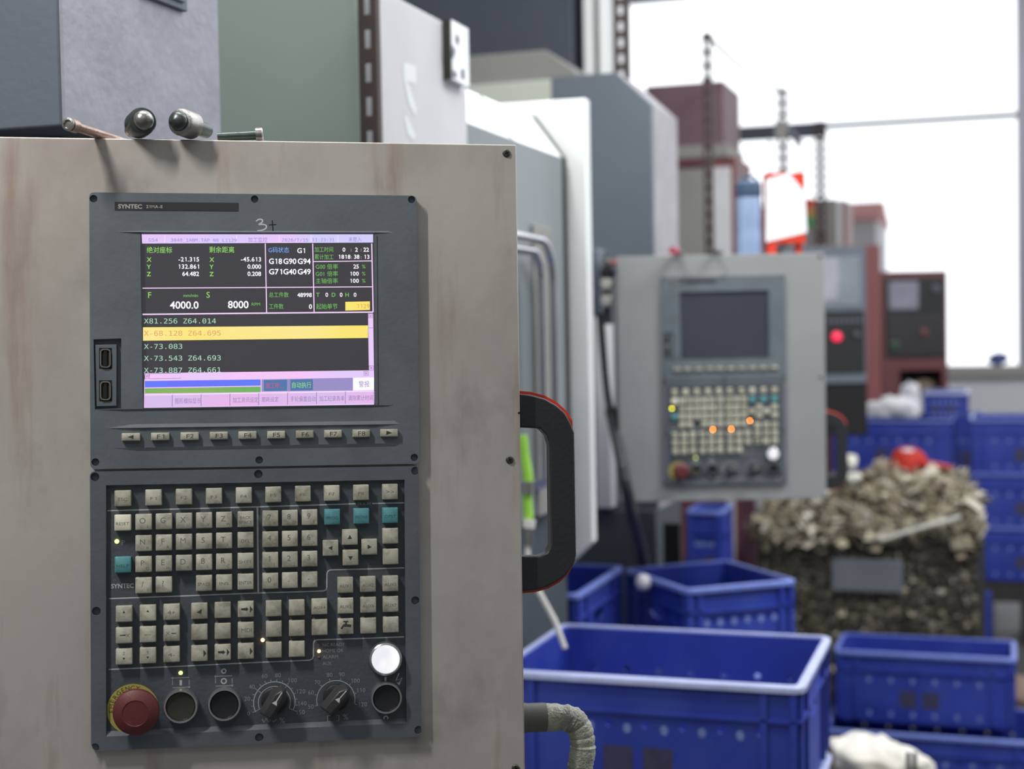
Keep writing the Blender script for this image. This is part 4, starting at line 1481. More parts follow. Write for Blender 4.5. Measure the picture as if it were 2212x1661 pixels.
# --- grey chamfered machine behind the second pendant
cc = at(1409, 300, d=4.0)
XC, YC = cc.x, cc.y
m3 = base_empty('lathe_machine', XC - .4, YC + .2, 'blue grey machine with chamfered top corner behind the second pendant', 'machine')
o_ = m3.location
ztop, zch = at(1328, 156, Y=YC).z, at(1408, 226, Y=YC).z
xch = at(1330, 156, Y=YC).x
yback = at(1462, 400, X=XC).y
xll = at(1190, 180, Y=YC).x
mb = MB().prism([(XC, 1.0), (XC, zch), (xch, ztop), (xll, ztop), (xll, 1.0)], xz, YC, yback)
mb.build('enclosure', 'greypaint', m3, bevel=.003)
mb = MB().prism([(XC, 1.0), (XC, zch), (xch, ztop), (xch, ztop + .002), (XC + .003, zch + .001), (XC + .003, 1.0)], xz, YC + .004, yback)  # paler skin: light falling on this side is put into its colour
mb.build('side_sheet', mat('pale lilac grey enamel', (150, 147, 152), .5), m3)['label'] = 'pale lilac grey side sheet'  # side_sheet here is only the skin that carries the painted light
a = at(1307, 900, Y=YC - .06)
world_box('edge_trim', Vector((at(1286, 900, Y=YC - .06).x, YC - .06, at(1300, 1098, Y=YC - .06).z)) - o_, Vector((at(1318, 900, Y=YC - .06).x, YC - .001, at(1300, 600, Y=YC - .06).z)) - o_, 'lightgrey', m3)
world_box('base', Vector((XC - 1.0, YC - .02, 0)) - o_, Vector((XC, yback, 1.0)) - o_, 'darkbase', m3)
a, b = at(1432, 1130, Y=YC - .03), at(1472, 1330, Y=YC - .03)
world_box('base_opening', Vector((a.x, YC - .03, b.z - .2)) - o_, Vector((b.x, YC - .019, a.z)) - o_, 'matteblack', m3)

# --- beige topped machine and navy column further back
cb = at(1100, 150, d=4.7)
YB = cb.y
m4 = base_empty('milling_machine', cb.x - .2, YB + .3, 'beige grey machine roof with dark navy column above the white frame', 'machine')
o_ = m4.location
pts = [at(x, y, Y=YB) for x, y in ((1245, 152), (1178, 108), (980, 118))]
mb = MB().prism([(pts[0].x, .2), (pts[0].x, pts[0].z), (pts[1].x, pts[1].z), (pts[2].x - .3, pts[1].z), (pts[2].x - .3, .2)], xz, YB, YB + .5)
mb.build('roof_cover', 'beigegrey', m4, bevel=.004)
a, b = at(985, 176, Y=YB - .012), at(1200, 225, Y=YB - .012)
world_box('pale_panel', Vector((a.x, YB - .012, b.z - .2)) - o_, Vector((b.x, YB, at(1100, 178, Y=YB - .012).z)) - o_, 'palegreen', m4)
YN = YB + .52
a, b = at(920, 120, Y=YN), at(1236, 120, Y=YN)
world_box('column', Vector((a.x - .3, YN, .2)) - o_, Vector((b.x, YN + .6, 3.2)) - o_, 'navy', m4)
for x0, x1, mt, dy in ((1240, 1256, 'greypaint', .1), (1257, 1277, 'white', .02), (1279, 1288, 'darkbase', .1), (1289, 1303, 'white', .02), (1303, 1326, 'lightgrey', .06)):
    p_, q_ = at(x0, 80, Y=YN), at(x1, 80, Y=YN)
    world_box('guide_cover', Vector((p_.x, YN + dy, 1.8)) - o_, Vector((q_.x, YN + dy + .1, 3.2)) - o_, mt, m4)
world_box('plinth', Vector((a.x - .25, YN, 0)) - o_, Vector((b.x - .05, YN + .5, .2)) - o_, 'darkbase', m4)

# --- maroon machine
ce = at(1560, 300, d=6.1)
YE = ce.y
m5 = base_empty('maroon_machine', ce.x - .4, YE + .3, 'dusty maroon machine head with pale panels behind the slotted upright', 'machine')
o_ = m5.location
def ebox(nm, x0, y0, x1, y1, mt, dy=0.0, dep=.4):
    a, b = at(x0, y0, Y=YE + dy), at(x1, y1, Y=YE + dy)
    return world_box(nm, Vector((a.x, YE + dy, min(a.z, b.z))) - o_, Vector((b.x, YE + dy + dep, max(a.z, b.z))) - o_, mt, m5)
ebox('head', 1395, 186, 1564, 320, 'mauve')
ebox('beige_band', 1395, 320, 1572, 338, 'beigegrey', -.01)
ebox('maroon_band', 1395, 338, 1560, 362, 'maroon', .0)
ebox('grey_panel', 1395, 362, 1534, 560, 'beigegrey', .0)
ebox('pale_door', 1534, 362, 1580, 560, 'lightgrey', -.005)
ebox('door_edge', 1534, 340, 1592, 600, 'maroon', .01)
ebox('pale_leg', 1562, 600, 1590, 1330, 'lightgrey', -.01)
a = at(1592, 600, Y=YE)
world_box('body', Vector((a.x - 1.0, YE + .012, 0)) - o_, Vector((a.x, YE + .42, a.z)) - o_, 'maroon', m5)

# --- third pendant: dark panel in maroon housing
def far_pendant(name, px0, px1, py0, py1, d_, label):
    c_ = at((px0 + px1) / 2, py1, d=d_)
    o = empty(name, c_, label, 'control panel')
    o.rotation_euler = RP2.to_euler()
    k = d_ / FPX
    cx_ = (px0 + px1) / 2
    def L(px, py, h=0.0): return Vector(((px - cx_) * k, -h, (py1 - py) * k))
    return o, L


def fbox(o, L, nm, x0, y0, x1, y1, h0, h1, mt, bevel=.002):
    return MB().box(L(x0, y0, h0), L(x1, y1, h1)).build(nm, mt, o, bevel=bevel)


p3, L3 = far_pendant('machine_console', 1692, 1905, 534, 940, 5.8, 'third pendant, dark panel with glowing red lamp in a maroon housing')
fbox(p3, L3, 'housing', 1692, 532, 1905, 868, -.14, 0, 'maroon')
fbox(p3, L3, 'bezel', 1692, 534, 1872, 828, 0, .012, 'slatepaint')
fbox(p3, L3, 'screen', 1700, 556, 1860, 662, .012, .016, mat('grey screen film', (134, 140, 146), .3))
fbox(p3, L3, 'notice_sheet', 1772, 558, 1812, 648, .016, .018, mat('pale lilac paper', (160, 160, 170), .6))
fbox(p3, L3, 'key_panel', 1700, 672, 1868, 806, .012, .018, 'black')
for i in range(7): fbox(p3, L3, 'key', 1788 + 11 * i, 690, 1795 + 11 * i, 697, .018, .022, 'slatepaint', 0)
for q, mt, rr in (((1807, 727), 'led_redbig', 10), ((1849, 724), 'greypaint', 6)):
    MB().lathe([(rr * 5.8 / FPX, 0), (rr * 5.8 / FPX, .01), (rr * 4 / FPX, .016), (.0001, .018)], Matrix.Translation(L3(*q, .018)) @ RX90, 20).build('signal_lamp' if mt == 'led_redbig' else 'push_button', mt, p3)
fbox(p3, L3, 'lower_tray', 1700, 828, 1874, 940, -.12, .004, 'matteblack')

MB().box(Vector((-.45, .03, .30)), Vector((-.19, .11, .38))).box(Vector((-.45, .03, .30)), Vector((-.37, .75, .38))).build('support_arm', 'darkbase', p3)

p4, L4 = far_pendant('machine_console', 1905, 2048, 585, 870, 8.0, 'farthest pendant, maroon housing with a small pale screen against the window')
fbox(p4, L4, 'housing', 1905, 586, 2048, 800, -.16, 0, 'maroon')
fbox(p4, L4, 'bezel', 1914, 600, 2041, 772, 0, .012, 'black')
fbox(p4, L4, 'screen', 1921, 608, 1984, 668, .012, .018, mat('pale screen', (150, 150, 164), .3))
fbox(p4, L4, 'key_panel', 1918, 678, 2036, 765, .012, .016, 'strip')
for (x, y, mt) in ((1932, 745, mat('dark green button', (52, 84, 62), .4)), (1995, 718, 'maroon'), (2022, 625, 'greypaint')):
    MB().lathe([(9 * 8 / FPX, 0), (9 * 8 / FPX, .016), (.0001, .02)], Matrix.Translation(L4(x, y, .014)) @ RX90, 18).build('push_button', mt, p4)
fbox(p4, L4, 'leg', 1905, 800, 1944, 872, -.16, 0, 'maroon')
fbox(p4, L4, 'leg', 2036, 800, 2048, 850, -.16, 0, 'maroon')
fbox(p4, L4, 'back_plate', 1944, 800, 2036, 852, -.16, -.12, 'matteblack')
MB().box(Vector((-.16, .03, -p4.location.z)), Vector((-.09, .12, .03))).build('pedestal', 'darkbase', p4)
MB().ball(L4(2002, 838, -.05), .05, 0, 1.2, .8, .9).build('cloth_lump', mat('beige cloth', (128, 112, 98), .8), p4)

# --- far pale machine with stack light
cf = at(1790, 480, d=8.6)
YF = cf.y
m6 = base_empty('grinding_machine', cf.x, YF + .3, 'pale beige machine top with maroon edge and stack light behind the red box', 'machine')
o_ = m6.location
def gbox(nm, x0, y0, x1, y1, mt, dy=0.0, dep=.4):
    a, b = at(x0, y0, Y=YF + dy), at(x1, y1, Y=YF + dy)
    return world_box(nm, Vector((a.x, YF + dy, min(a.z, b.z))) - o_, Vector((b.x, YF + dy + dep, max(a.z, b.z))) - o_, mt, m6)
gbox('body', 1740, 432, 1806, 620, 'beigegrey')
gbox('pale_side', 1806, 432, 1821, 620, 'lightgrey', .0)
gbox('maroon_edge', 1821, 432, 1829, 620, 'maroon', .0)
gbox('dark_vent', 1768, 502, 1788, 522, 'mauve', -.01, .01)
a = at(1780, 620, Y=YF)
world_box('lower_body', Vector((a.x - .3, YF, 0)) - o_, Vector((a.x + .3, YF + .4, a.z)) - o_, 'maroon', m6)
sl_ = at(1748, 490, Y=YF - .06)
for i, (mt, zz) in enumerate((('greenlens', 0), ('amberlens', .055), ('red', .11))):
    MB().lathe([(.026, zz), (.026, zz + .052), (.022, zz + .054)], Matrix.Translation(sl_ - o_), 16).build('stack_light', mt, m6)
MB().tube([sl_ - o_ + Vector((0, 0, -.25)), sl_ - o_], .012, 10).build('light_pole', 'dullmetal', m6)

# ================================================================== ROOM
def struct(o):
    o['kind'] = 'structure'
    return o


YWALL = 12.0
struct(world_box('floor', (-6, -3, -.1), (8, YWALL + .3, 0), 'floor', None, 0))
zs = at(2130, 800, Y=YWALL).z
xl, xr_ = -4.2, at(2197, 400, Y=YWALL).x
ZT = 4.5
mb = MB()
mb.box((-6, YWALL, 0), (8, YWALL + .25, zs - .02))
mb.box((-6, YWALL, zs), (xl, YWALL + .25, ZT))
mb.box((xr_ + 2.6, YWALL, zs), (8, YWALL + .25, ZT))
struct(mb.build('wall_back', 'wall'))
struct(world_box('trim_1', (xl - .1, YWALL - .06, zs - .05), (8, YWALL - .001, zs + .04), 'sill', None, .004))
win = empty('window_1', ((xl + xr_) / 2, YWALL, zs + .04))
win['kind'] = 'structure'
o_ = win.location
zbar = at(2000, 258, Y=YWALL).z
world_box('window_frame', Vector((xr_, YWALL + .02, zs + .04)) - o_, Vector((xr_ + .11, YWALL + .1, ZT)) - o_, 'post', win)
world_box('window_frame', Vector((xl, YWALL + .02, zs + .04)) - o_, Vector((xl + .08, YWALL + .1, ZT)) - o_, 'post', win)
world_box('window_bar', Vector((xl, YWALL + .04, zbar - .022)) - o_, Vector((xr_, YWALL + .07, zbar + .022)) - o_, 'darkbase', win)
zhead = at(1420, 1, Y=YWALL).z
world_box('window_head', Vector((xl, YWALL + .02, zhead)) - o_, Vector((xr_, YWALL + .1, zhead + .12)) - o_, 'post', win)
for i in range(2):
    x = xl + (xr_ - xl) * (i + 1) / 3
win2 = empty('window_2', (xr_ + 1.4, YWALL, zs + .04))
win2['kind'] = 'structure'
o_ = win2.location
world_box('window_frame', Vector((xr_ + .11, YWALL + .02, ZT - .1)) - o_, Vector((xr_ + 2.6, YWALL + .1, ZT)) - o_, 'post', win2)
struct(world_box('wall_left', (-6.2, -3, 0), (-6, YWALL + .25, ZT), 'wall', None, 0))

# roof and wall of the house outside
a, b = at(1836, 476, Y=30), at(1892, 450, Y=30)
hh = empty('house', (a.x + 1.0, 30, -2), 'pale house with a pinkish tiled roof outside the window', 'house')
o_ = hh.location
MB().box(Vector((a.x - 3.5, 30.2, -2)) - o_, Vector((b.x, 33, a.z)) - o_).build('house_wall', 'outwall', hh)
MB().prism([(30.0, a.z), (30.0, a.z + .02), (31.5, b.z + .25), (33.2, a.z + .02), (33.2, a.z)], lambda p, q, h: Vector((h, p, q)) - o_, a.x - 3.6, b.x + .05).build('roof', 'brick', hh)

# ================================================================== CRATES AND BINS
_cr = {}


def crate_meshes(w, l, h, rim):
    """open plastic crate, w along x, l along y, origin at the bottom centre"""
    k = (w, l, h, rim)
    if k in _cr: return _cr[k]
    t = .006
    mb = MB()
    x, y = w / 2 - .011, l / 2 - .011
    ro, ri = rrect(-x, x, -y, y, .012), rrect(-x + t, x - t, -y + t, y - t, .008)
    mb.loft([[Vector((a_, b_, z)) for a_, b_ in pts] for pts, z in ((ro, 0), (ro, h - .004), (ri, h - .004), (ri, .008))])
    body = mb.build('crate_body', ['cabblue', 'print', 'smudge'])
    ct = MB()
    for sx in (-1, 1):
        A = Matrix.Translation((sx * x, 0, h * .62)) @ Matrix.Rotation(math.radians(90), 4, 'Y')
        ct.loft([[A @ Vector((a * .016, b * (.045 if False else .04), z)) for a, b in [(math.cos(q), math.sin(q)) for q in [2 * math.pi * i / 20 for i in range(20)]]] for z in (-.02, .02)])
    for sy in (-1, 1):
        for i in range(7):
            px_ = -w * .36 + w * .12 * i
            A = Matrix.Translation((px_, sy * y, h * .63)) @ Matrix.Rotation(math.radians(90), 4, 'X')
            ct.lathe([(.0065, -.02), (.0065, .02)], A, 10)
    cut(body, ct.build('cutter', 'cabblue'))
    # outside ribs, band and print join the body mesh
    bm = bmesh.new()
    bm.from_mesh(body.data)
    ex_ = MB()
    zb_ = h * .74
    o_b = .007
    for s in (-1, 1):
        ex_.box((-x - o_b, s * y, zb_ - .006), (x + o_b, s * (y + o_b), zb_))
        ex_.box((s * x, -y - o_b, zb_ - .006), (s * (x + o_b), y + o_b, zb_))
        for f in (-.97, -.78, .78, .97):
            ex_.box((x * f - .006, s * y, .01), (x * f + .006, s * (y + o_b), h - .01))
        for f in (-.96, -.6, .6, .96):
            ex_.box((s * x, y * f - .006, .01), (s * (x + o_b), y * f + .006, h - .01))
        yy = s * (y + .0006)
        for px_ in (-.075, -.005):
            ex_.add([(px_ * 1.0, yy, h * .22), (px_ + .052, yy, h * .22), (px_ + .052, yy, h * .46), (px_, yy, h * .46)], [(0, 1, 2, 3)], 1)
        for i in range(6):
            for zz in (.12, .60):
                c0_, r_ = -w * .3 + w * .12 * i, .007
                ex_.add([(c0_ + r_ * math.cos(q), yy, h * zz + 1.3 * r_ * math.sin(q)) for q in [math.pi * j / 4 for j in range(8)]], [tuple(range(8))], 2)
    base = len(bm.verts)
    vs_ = [bm.verts.new(p) for p in ex_.v]
    for f, mi in zip(ex_.f, ex_.mi):
        fc = bm.faces.new([vs_[i] for i in f])
        fc.material_index = mi
    bm.to_mesh(body.data)
    bm.free()
    rb = MB()
    o_r, i_r = rrect(-w / 2, w / 2, -l / 2, l / 2, .022), rrect(-w / 2 + .0135, w / 2 - .0135, -l / 2 + .0135, l / 2 - .0135, .012)
    rings = [[Vector((a, b, z)) for a, b in pts] for pts, z in ((o_r, h - .012), (o_r, h - .003), (rrect(-w / 2 + .003, w / 2 - .003, -l / 2 + .003, l / 2 - .003, .02), h), (i_r, h), (i_r, h - .012))]
    rb.loft(rings, 0, cap=False, closed=True)
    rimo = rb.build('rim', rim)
    me = (body.data, rimo.data)
    bpy.data.objects.remove(body)
    bpy.data.objects.remove(rimo)
    _cr[k] = me
    return me


def crate(locn, yaw, label, w=.56, l=.43, h=.225, rim='rimblue', group=None):
    b_, r_ = crate_meshes(w, l, h, rim)
    o = empty('plastic_crate', locn, label, 'crate', group)
    o.rotation_euler.z = yaw
    for nm, me in (('crate_body', b_), ('rim', r_)):
        c_ = bpy.data.objects.new(nm, me)
        COL.objects.link(c_)
        c_.parent = o
    return o


GRP = 'blue plastic crates in the aisle'
# crate A: top of the near stack, square to the machines
ZA = .9
ca1, ca2 = at(1632, 1481, Z=ZA), at(1797, 1374, Z=ZA)
ca3 = at(1215, 1343, Z=ZA)
w_ = ca2.x - ca3.x
l_ = ca2.y - ca1.y
acx, acy = (ca2.x + ca3.x) / 2, (ca1.y + (ca2.y + ca3.y) / 2) / 2
WA, LA = round(w_, 3), round(l_, 3)
for k in range(4):
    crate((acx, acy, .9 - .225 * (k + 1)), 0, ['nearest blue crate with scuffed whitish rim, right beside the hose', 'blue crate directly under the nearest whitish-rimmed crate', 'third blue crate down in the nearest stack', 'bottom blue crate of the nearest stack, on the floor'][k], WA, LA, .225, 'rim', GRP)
# crate B turned diagonally
ZBc = .88
bl, bb, br, bf = (at(x, y, Z=ZBc) for x, y in ((1298, 1232), (1540, 1213), (1757, 1247), (1530, 1268)))
bc = (bl + bb + br + bf) / 4
yawb = math.atan2((br - bf).y + (bb - bl).y, (br - bf).x + (bb - bl).x)
wb = ((br - bf).length + (bb - bl).length) / 2
lb2 = ((bl - bf).length + (bb - br).length) / 2
for k in range(4):
    cB = crate((bc.x, bc.y, .88 - .22 * (k + 1)), yawb, ['diagonally turned blue crate with a white disc on its side, behind the nearest crate', 'blue crate under the diagonally turned crate, partly hidden by the nearest crate', 'third blue crate down in the diagonal stack', 'bottom blue crate of the diagonal stack'][k], round(wb, 3), round(lb2, 3), .22, 'rimblue', GRP)
cp_ = at(1405, 1272, d=5.02)
q = bl.lerp(bf, .45)
ndir = (Vector((q.x, q.y, 0)) - Vector((bc.x, bc.y, 0))).normalized()
nrm_ = Vector((math.cos(yawb + math.pi), math.sin(yawb + math.pi), 0))
wq = at(1405, 1273, d=3.56)
tag(MB().lathe([(.018, -.012), (.021, 0), (.018, .010), (.008, .016), (.0001, .017)], Matrix.Translation(Vector((q.x, q.y, wq.z)) + nrm_ * .012) @ nrm_.to_track_quat('Z', 'Y').to_matrix().to_4x4(), 20).build('round_sticker', 'paper'), 'round white disc stuck on the side of the diagonal blue crate', 'sticker')
# crates C and D at the right
ZC = .45
c1, c2, c3 = at(1785, 1432, Z=ZC), at(2197, 1424, Z=ZC), at(2150, 1381, Z=ZC)
wc, lc = round(c2.x - c1.x, 3), round(c3.y - c2.y, 3)
ccx, ccy = (c1.x + c2.x) / 2, (c2.y + c3.y) / 2
crate((ccx, ccy, .225), 0, 'upper blue crate with two dark print squares right of the nearest stack', wc, lc, .225, 'rimblue', GRP)
crate((ccx + .03, ccy - .06, 0), 0, 'lower blue crate on the floor under the right-hand crate', wc + .1, lc + .12, .225, 'rimblue', GRP)
# dark blue crate left behind the near pendant handle
ce_ = at(1225, 1222, d=3.35)
for k in range(4):
    crate((ce_.x - .19, ce_.y + .2, .9 - .225 * (k + 1)), 0, ['shaded dark blue crate behind the near pendant handle', 'second blue crate down in the stack behind the handle', 'third blue crate down behind the handle', 'bottom blue crate behind the handle'][k], .44, .42, .225, 'rimblue', GRP)
# dark blue crates seen between the conduit and the scrap bin
cq = at(1519, 1098, d=5.02)
for k in range(3):
    crate((cq.x, cq.y + .12, (cq.z - .01) / 3 * k), 0, ['bottom dark blue crate left of the scrap bin', 'middle dark blue crate left of the scrap bin', 'top dark blue crate left of the scrap bin under the second pendant'][k],   .132, .22, (cq.z - .01) / 3, 'rimblue', GRP)


# stacks at the back right
def stack(px0, px1, d_, tops, names, tier, z0, l=.45):
    a, b = at(px0, 1000, d=d_), at(px1, 1000, d=d_)
    yy = (a.y + b.y) / 2
    w = (b.x - a.x)
    xc = (a.x + b.x) / 2
    for k in range(tops):
        crate((xc, yy + l / 2, z0 + tier * k), 0, names[k], round(w, 3), l, tier, 'rimblue', GRP)
    return xc, yy, w


zst = at(1950, 906, d=6.9).z
tier = (zst - .3) / 3
xg, yg, wg = stack(1790, 2062, 6.9, 3, ['bottom crate of the back stack left of the dark gap', 'middle crate of the back stack left of the dark gap', 'top crate of the back stack left of the dark gap, behind the red cap'], tier, .3)
xh, yh, wh = stack(2094, 2366, 6.75, 3, ['bottom crate of the back stack at the right edge', 'middle crate of the back stack at the right edge', 'top crate of the back stack at the right edge'], tier, .3)
for x, y, w, lb in ((xg, yg, wg, 'dark pallet under the back crate stack left of the gap'), (xh, yh, wh, 'dark pallet under the back crate stack at the right edge')):
    o = empty('pallet', (x, y + .22, 0), lb, 'pallet')
    MB().box((-w / 2, -.2, .2), (w / 2, .2, .3)).build('deck', 'pallet', o)
    for s in (-1, 0, 1): MB().box((s * (w / 2 - .05) - .05, -.2, 0), (s * (w / 2 - .05) + .05, .2, .2)).build('block', 'pallet', o)
stack(2030, 2130, 7.75, 3, ['bottom crate deep in the dark gap between the back stacks', 'middle crate deep in the dark gap between the back stacks', 'top crate deep in the dark gap between the back stacks'], (zst - .04) / 3, 0.0, .3)
a, b = at(1996, 905, d=7.1), at(2094, 852, d=7.1)
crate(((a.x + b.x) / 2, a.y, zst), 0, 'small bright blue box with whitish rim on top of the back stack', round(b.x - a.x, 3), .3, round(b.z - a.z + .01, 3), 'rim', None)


def blob(name, c_, r, sx, sy, sz, m, seed, rough=.25, n=16):
    random.seed(seed)
    ph = [random.uniform(0, 6.28) for _ in range(6)]
    mb = MB()
    rings = []
    for i in range(1, n):
        th = math.pi * i / n
        ring = []
        for j in range(2 * n):
            f = math.pi * j / n
            k = 1 + rough * (math.sin(3 * f + ph[0] + 2 * th) * .4 + math.sin(5 * f + ph[1] - 3 * th) * .3 + math.sin(9 * f + 4 * th + ph[2]) * .2 + math.sin(7 * th + ph[3]) * .2)
            ring.append(Vector(c_) + Vector((r * sx * k * math.sin(th) * math.cos(f), r * sy * k * math.sin(th) * math.sin(f), -r * sz * k * math.cos(th))))
        rings.append(ring)
    mb.loft(rings)
    return mb.build(name, m)


q = at(1930, 888, d=7.0)
tag(blob('white_rag', (q.x, q.y, zst + .045), .11, 1.15, .7, .5, 'foam', 4), 'crumpled white rag on the back crate stack left of the small box', 'rag')
q = at(1965, 866, d=7.3)
tag(blob('white_sack', (q.x, q.y + .05, zst + .075), .07, .7, .7, 1.1, 'foam', 8), 'small white sack behind the rag on the back crates', 'sack')
q = at(2156, 785, Y=YWALL - .02)
tag(blob('blue_cloth', (q.x, YWALL + .08, zs + .085), .07, 1.1, .6, .65, mat('dark blue cloth', (70, 84, 140), .7), 12), 'dark blue cloth lump on the window sill at the right', 'cloth')
# blue handle-like strip right of the bin
a, b = at(2122, 1280, d=6.2), at(2142, 1380, d=6.2)
tag(world_box('blue_post', (a.x, a.y, 0), (b.x, a.y + .04, a.z), 'cabblue'), 'narrow blue post right of the scrap bin', 'post')

# scrap bin -----------------------------------------------------------------
YS = at(1900, 1200, d=5.55).y
bx0, bx1 = at(1640, 1250, Y=YS).x, at(2119, 1250, Y=YS).x
bz0, bz1 = .12, at(1900, 1165, Y=YS).z
BD = .62
bn = empty('scrap_bin', ((bx0 + bx1) / 2, YS + BD / 2, 0), 'wire mesh bin heaped with metal scrap, grey plate on its front', 'bin')
o_ = bn.location
def wires(mb, p, q, axis_n):
    pass
mb = MB()
r_ = .0022
def bar3(mb, a, b, r):
    a, b = Vector(a) - o_, Vector(b) - o_
    mb.box((min(a.x, b.x) - r, min(a.y, b.y) - r, min(a.z, b.z) - r), (max(a.x, b.x) + r, max(a.y, b.y) + r, max(a.z, b.z) + r))
nx = 26
for side in (0, 1):
    yy = YS if side == 0 else YS + BD
    mb = MB()
    for i in range(nx + 1):
        x = bx0 + (bx1 - bx0) * i / nx
        bar3(mb, (x, yy, bz0), (x, yy, bz1), r_)
    for i in range(17):
        z = bz0 + (bz1 - bz0) * i / 16
        bar3(mb, (bx0, yy, z), (bx1, yy, z), r_)
    mb.build('mesh_panel', 'wire', bn, smooth=False, fix=False)
for xx in (bx0, bx1):
    mb = MB()
    for i in range(19):
        y = YS + BD * i / 18
        bar3(mb, (xx, y, bz0), (xx, y, bz1), r_)
    for i in range(17):
        z = bz0 + (bz1 - bz0) * i / 16
        bar3(mb, (xx, YS, z), (xx, YS + BD, z), r_)
    mb.build('mesh_panel', 'wire', bn, smooth=False, fix=False)
mb = MB()
for z in (bz0, bz1):
    for yy in (YS, YS + BD): bar3(mb, (bx0, yy, z), (bx1, yy, z), .007)
    for xx in (bx0, bx1): bar3(mb, (xx, YS, z), (xx, YS + BD, z), .007)
for xx in (bx0, bx1):
    for yy in (YS, YS + BD): bar3(mb, (xx, yy, bz0), (xx, yy, bz1), .008)
mb.build('rail_frame', 'wire', bn)
for xx in (bx0 + .05, bx1 - .05):
    for yy in (YS + .05, YS + BD - .05):
        mb = MB()
        bar3(mb, (xx, yy, 0), (xx, yy, bz0), .03)
        mb.build('foot', 'wire', bn)
a, b = at(1796, 1206, Y=YS - .012), at(1951, 1281, Y=YS - .012)
world_box('tag_plate', Vector((a.x, YS - .014, b.z)) - o_, Vector((b.x, YS - .008, a.z)) - o_, 'tagplate', bn)
mb = MB()
mb.box(Vector((bx0 + .01, YS + .03, bz0)) - o_, Vector((bx1 - .01, YS + BD - .03, bz0 + .02)) - o_)
mb.build('bin_floor', 'wire', bn)

# the heap: countless clippings
random.seed(11)
HX = at(1960, 1000, Y=YS + BD * .45)
hzmax = at(1960, 1026, Y=YS + BD * .45).z


def heap_z(x, y):
    fx = (x - HX.x) / ((bx1 - bx0) * .36)
    fy = (y - (YS + BD * .45)) / (BD * .55)
    ed = min(x - bx0, bx1 - x, y - YS, YS + BD - y)
    e_ = max(0.0, min(1.0, (ed + .01) / .09)) ** .6
    return bz1 + .115 * e_ + max(0, hzmax - bz1 - .115) * math.exp(-(fx * fx * 1.5 + fy * fy * .8)) * e_


mb = MB()
# body of the heap
nxg, nyg = 30, 18
top_v = []
for j in range(nyg + 1):
    for i in range(nxg + 1):
        x = bx0 + .015 + (bx1 - bx0 - .03) * i / nxg
        y = YS + .02 + (BD - .04) * j / nyg
        top_v.append(Vector((x, y, heap_z(x, y) - .04 + random.uniform(-.012, .012))))
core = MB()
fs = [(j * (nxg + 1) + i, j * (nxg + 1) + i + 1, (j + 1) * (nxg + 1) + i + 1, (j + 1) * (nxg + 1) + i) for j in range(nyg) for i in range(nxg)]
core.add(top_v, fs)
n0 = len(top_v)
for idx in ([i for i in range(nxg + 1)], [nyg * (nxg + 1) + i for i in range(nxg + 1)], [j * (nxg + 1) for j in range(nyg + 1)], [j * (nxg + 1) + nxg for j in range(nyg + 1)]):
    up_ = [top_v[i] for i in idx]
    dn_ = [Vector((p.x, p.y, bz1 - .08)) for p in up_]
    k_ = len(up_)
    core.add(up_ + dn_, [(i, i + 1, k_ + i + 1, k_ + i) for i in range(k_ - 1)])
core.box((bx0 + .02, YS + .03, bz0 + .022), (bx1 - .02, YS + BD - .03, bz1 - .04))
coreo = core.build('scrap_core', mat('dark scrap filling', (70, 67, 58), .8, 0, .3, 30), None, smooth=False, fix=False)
def chip(mb, c_, s):
    e = Matrix.Rotation(random.uniform(0, 6.28), 3, 'Z') @ Matrix.Rotation(random.uniform(-1.2, 1.2), 3, 'X') @ Matrix.Rotation(random.uniform(-1.2, 1.2), 3, 'Y')
    w, l, bend = s * random.uniform(.3, .8), s * random.uniform(.7, 1.8), random.uniform(-.5, .5)
    t = .003
    pts = []
    for k in range(4):
        f = k / 3 - .5
        z = bend * s * (f * f * 4 - .5)
        for sx in (-1, 1): pts.append(Vector((sx * w / 2 * (1 - .4 * abs(f)), f * l, z)))
    vs_ = [Vector(c_) + e @ p for p in pts] + [Vector(c_) + e @ (p + Vector((0, 0, t))) for p in pts]
    fs = []
    for k in range(3):
        a, b, c2_, d2 = 2 * k, 2 * k + 1, 2 * k + 3, 2 * k + 2
        fs += [(a, b, c2_, d2), (a + 8, d2 + 8, c2_ + 8, b + 8), (a, d2, d2 + 8, a + 8), (b, b + 8, c2_ + 8, c2_)]
    fs += [(0, 8, 9, 1), (6, 7, 15, 14)]
    mb.add(vs_, fs)
for i in range(1400):
    x = random.uniform(bx0 + .02, bx1 - .02)
    y = random.uniform(YS + .03, YS + BD - .03)
    chip(mb, (x, y, heap_z(x, y) - random.uniform(-.025, .03)), random.uniform(.045, .085))
for i in range(1100):
    x = random.uniform(bx0 + .02, bx1 - .02)
    z = random.uniform(bz0 + .05, bz1)
    chip(mb, (x, YS + .028 + random.uniform(0, .014), z), random.uniform(.03, .055))
for i in range(90):
    y = random.uniform(YS, YS + BD * .8)
    chip(mb, (bx0 + random.uniform(-.05, .12), y, bz1 + random.uniform(-.02, .04)), random.uniform(.05, .09))
for i in range(700):
    x, y = random.uniform(bx0 + .01, bx1 - .01), YS + random.uniform(-.012, .10)
    chip(mb, (x, y, heap_z(x, y) - random.uniform(-.01, .03)), random.uniform(.04, .075))
heap = mb.build('metal_scrap', 'scrap', None, smooth=False, fix=False)
tag(heap, 'heap of beige and grey bent metal scrap filling the wire bin', 'scrap', None, 'stuff')
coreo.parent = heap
coreo['kind'] = 'stuff'
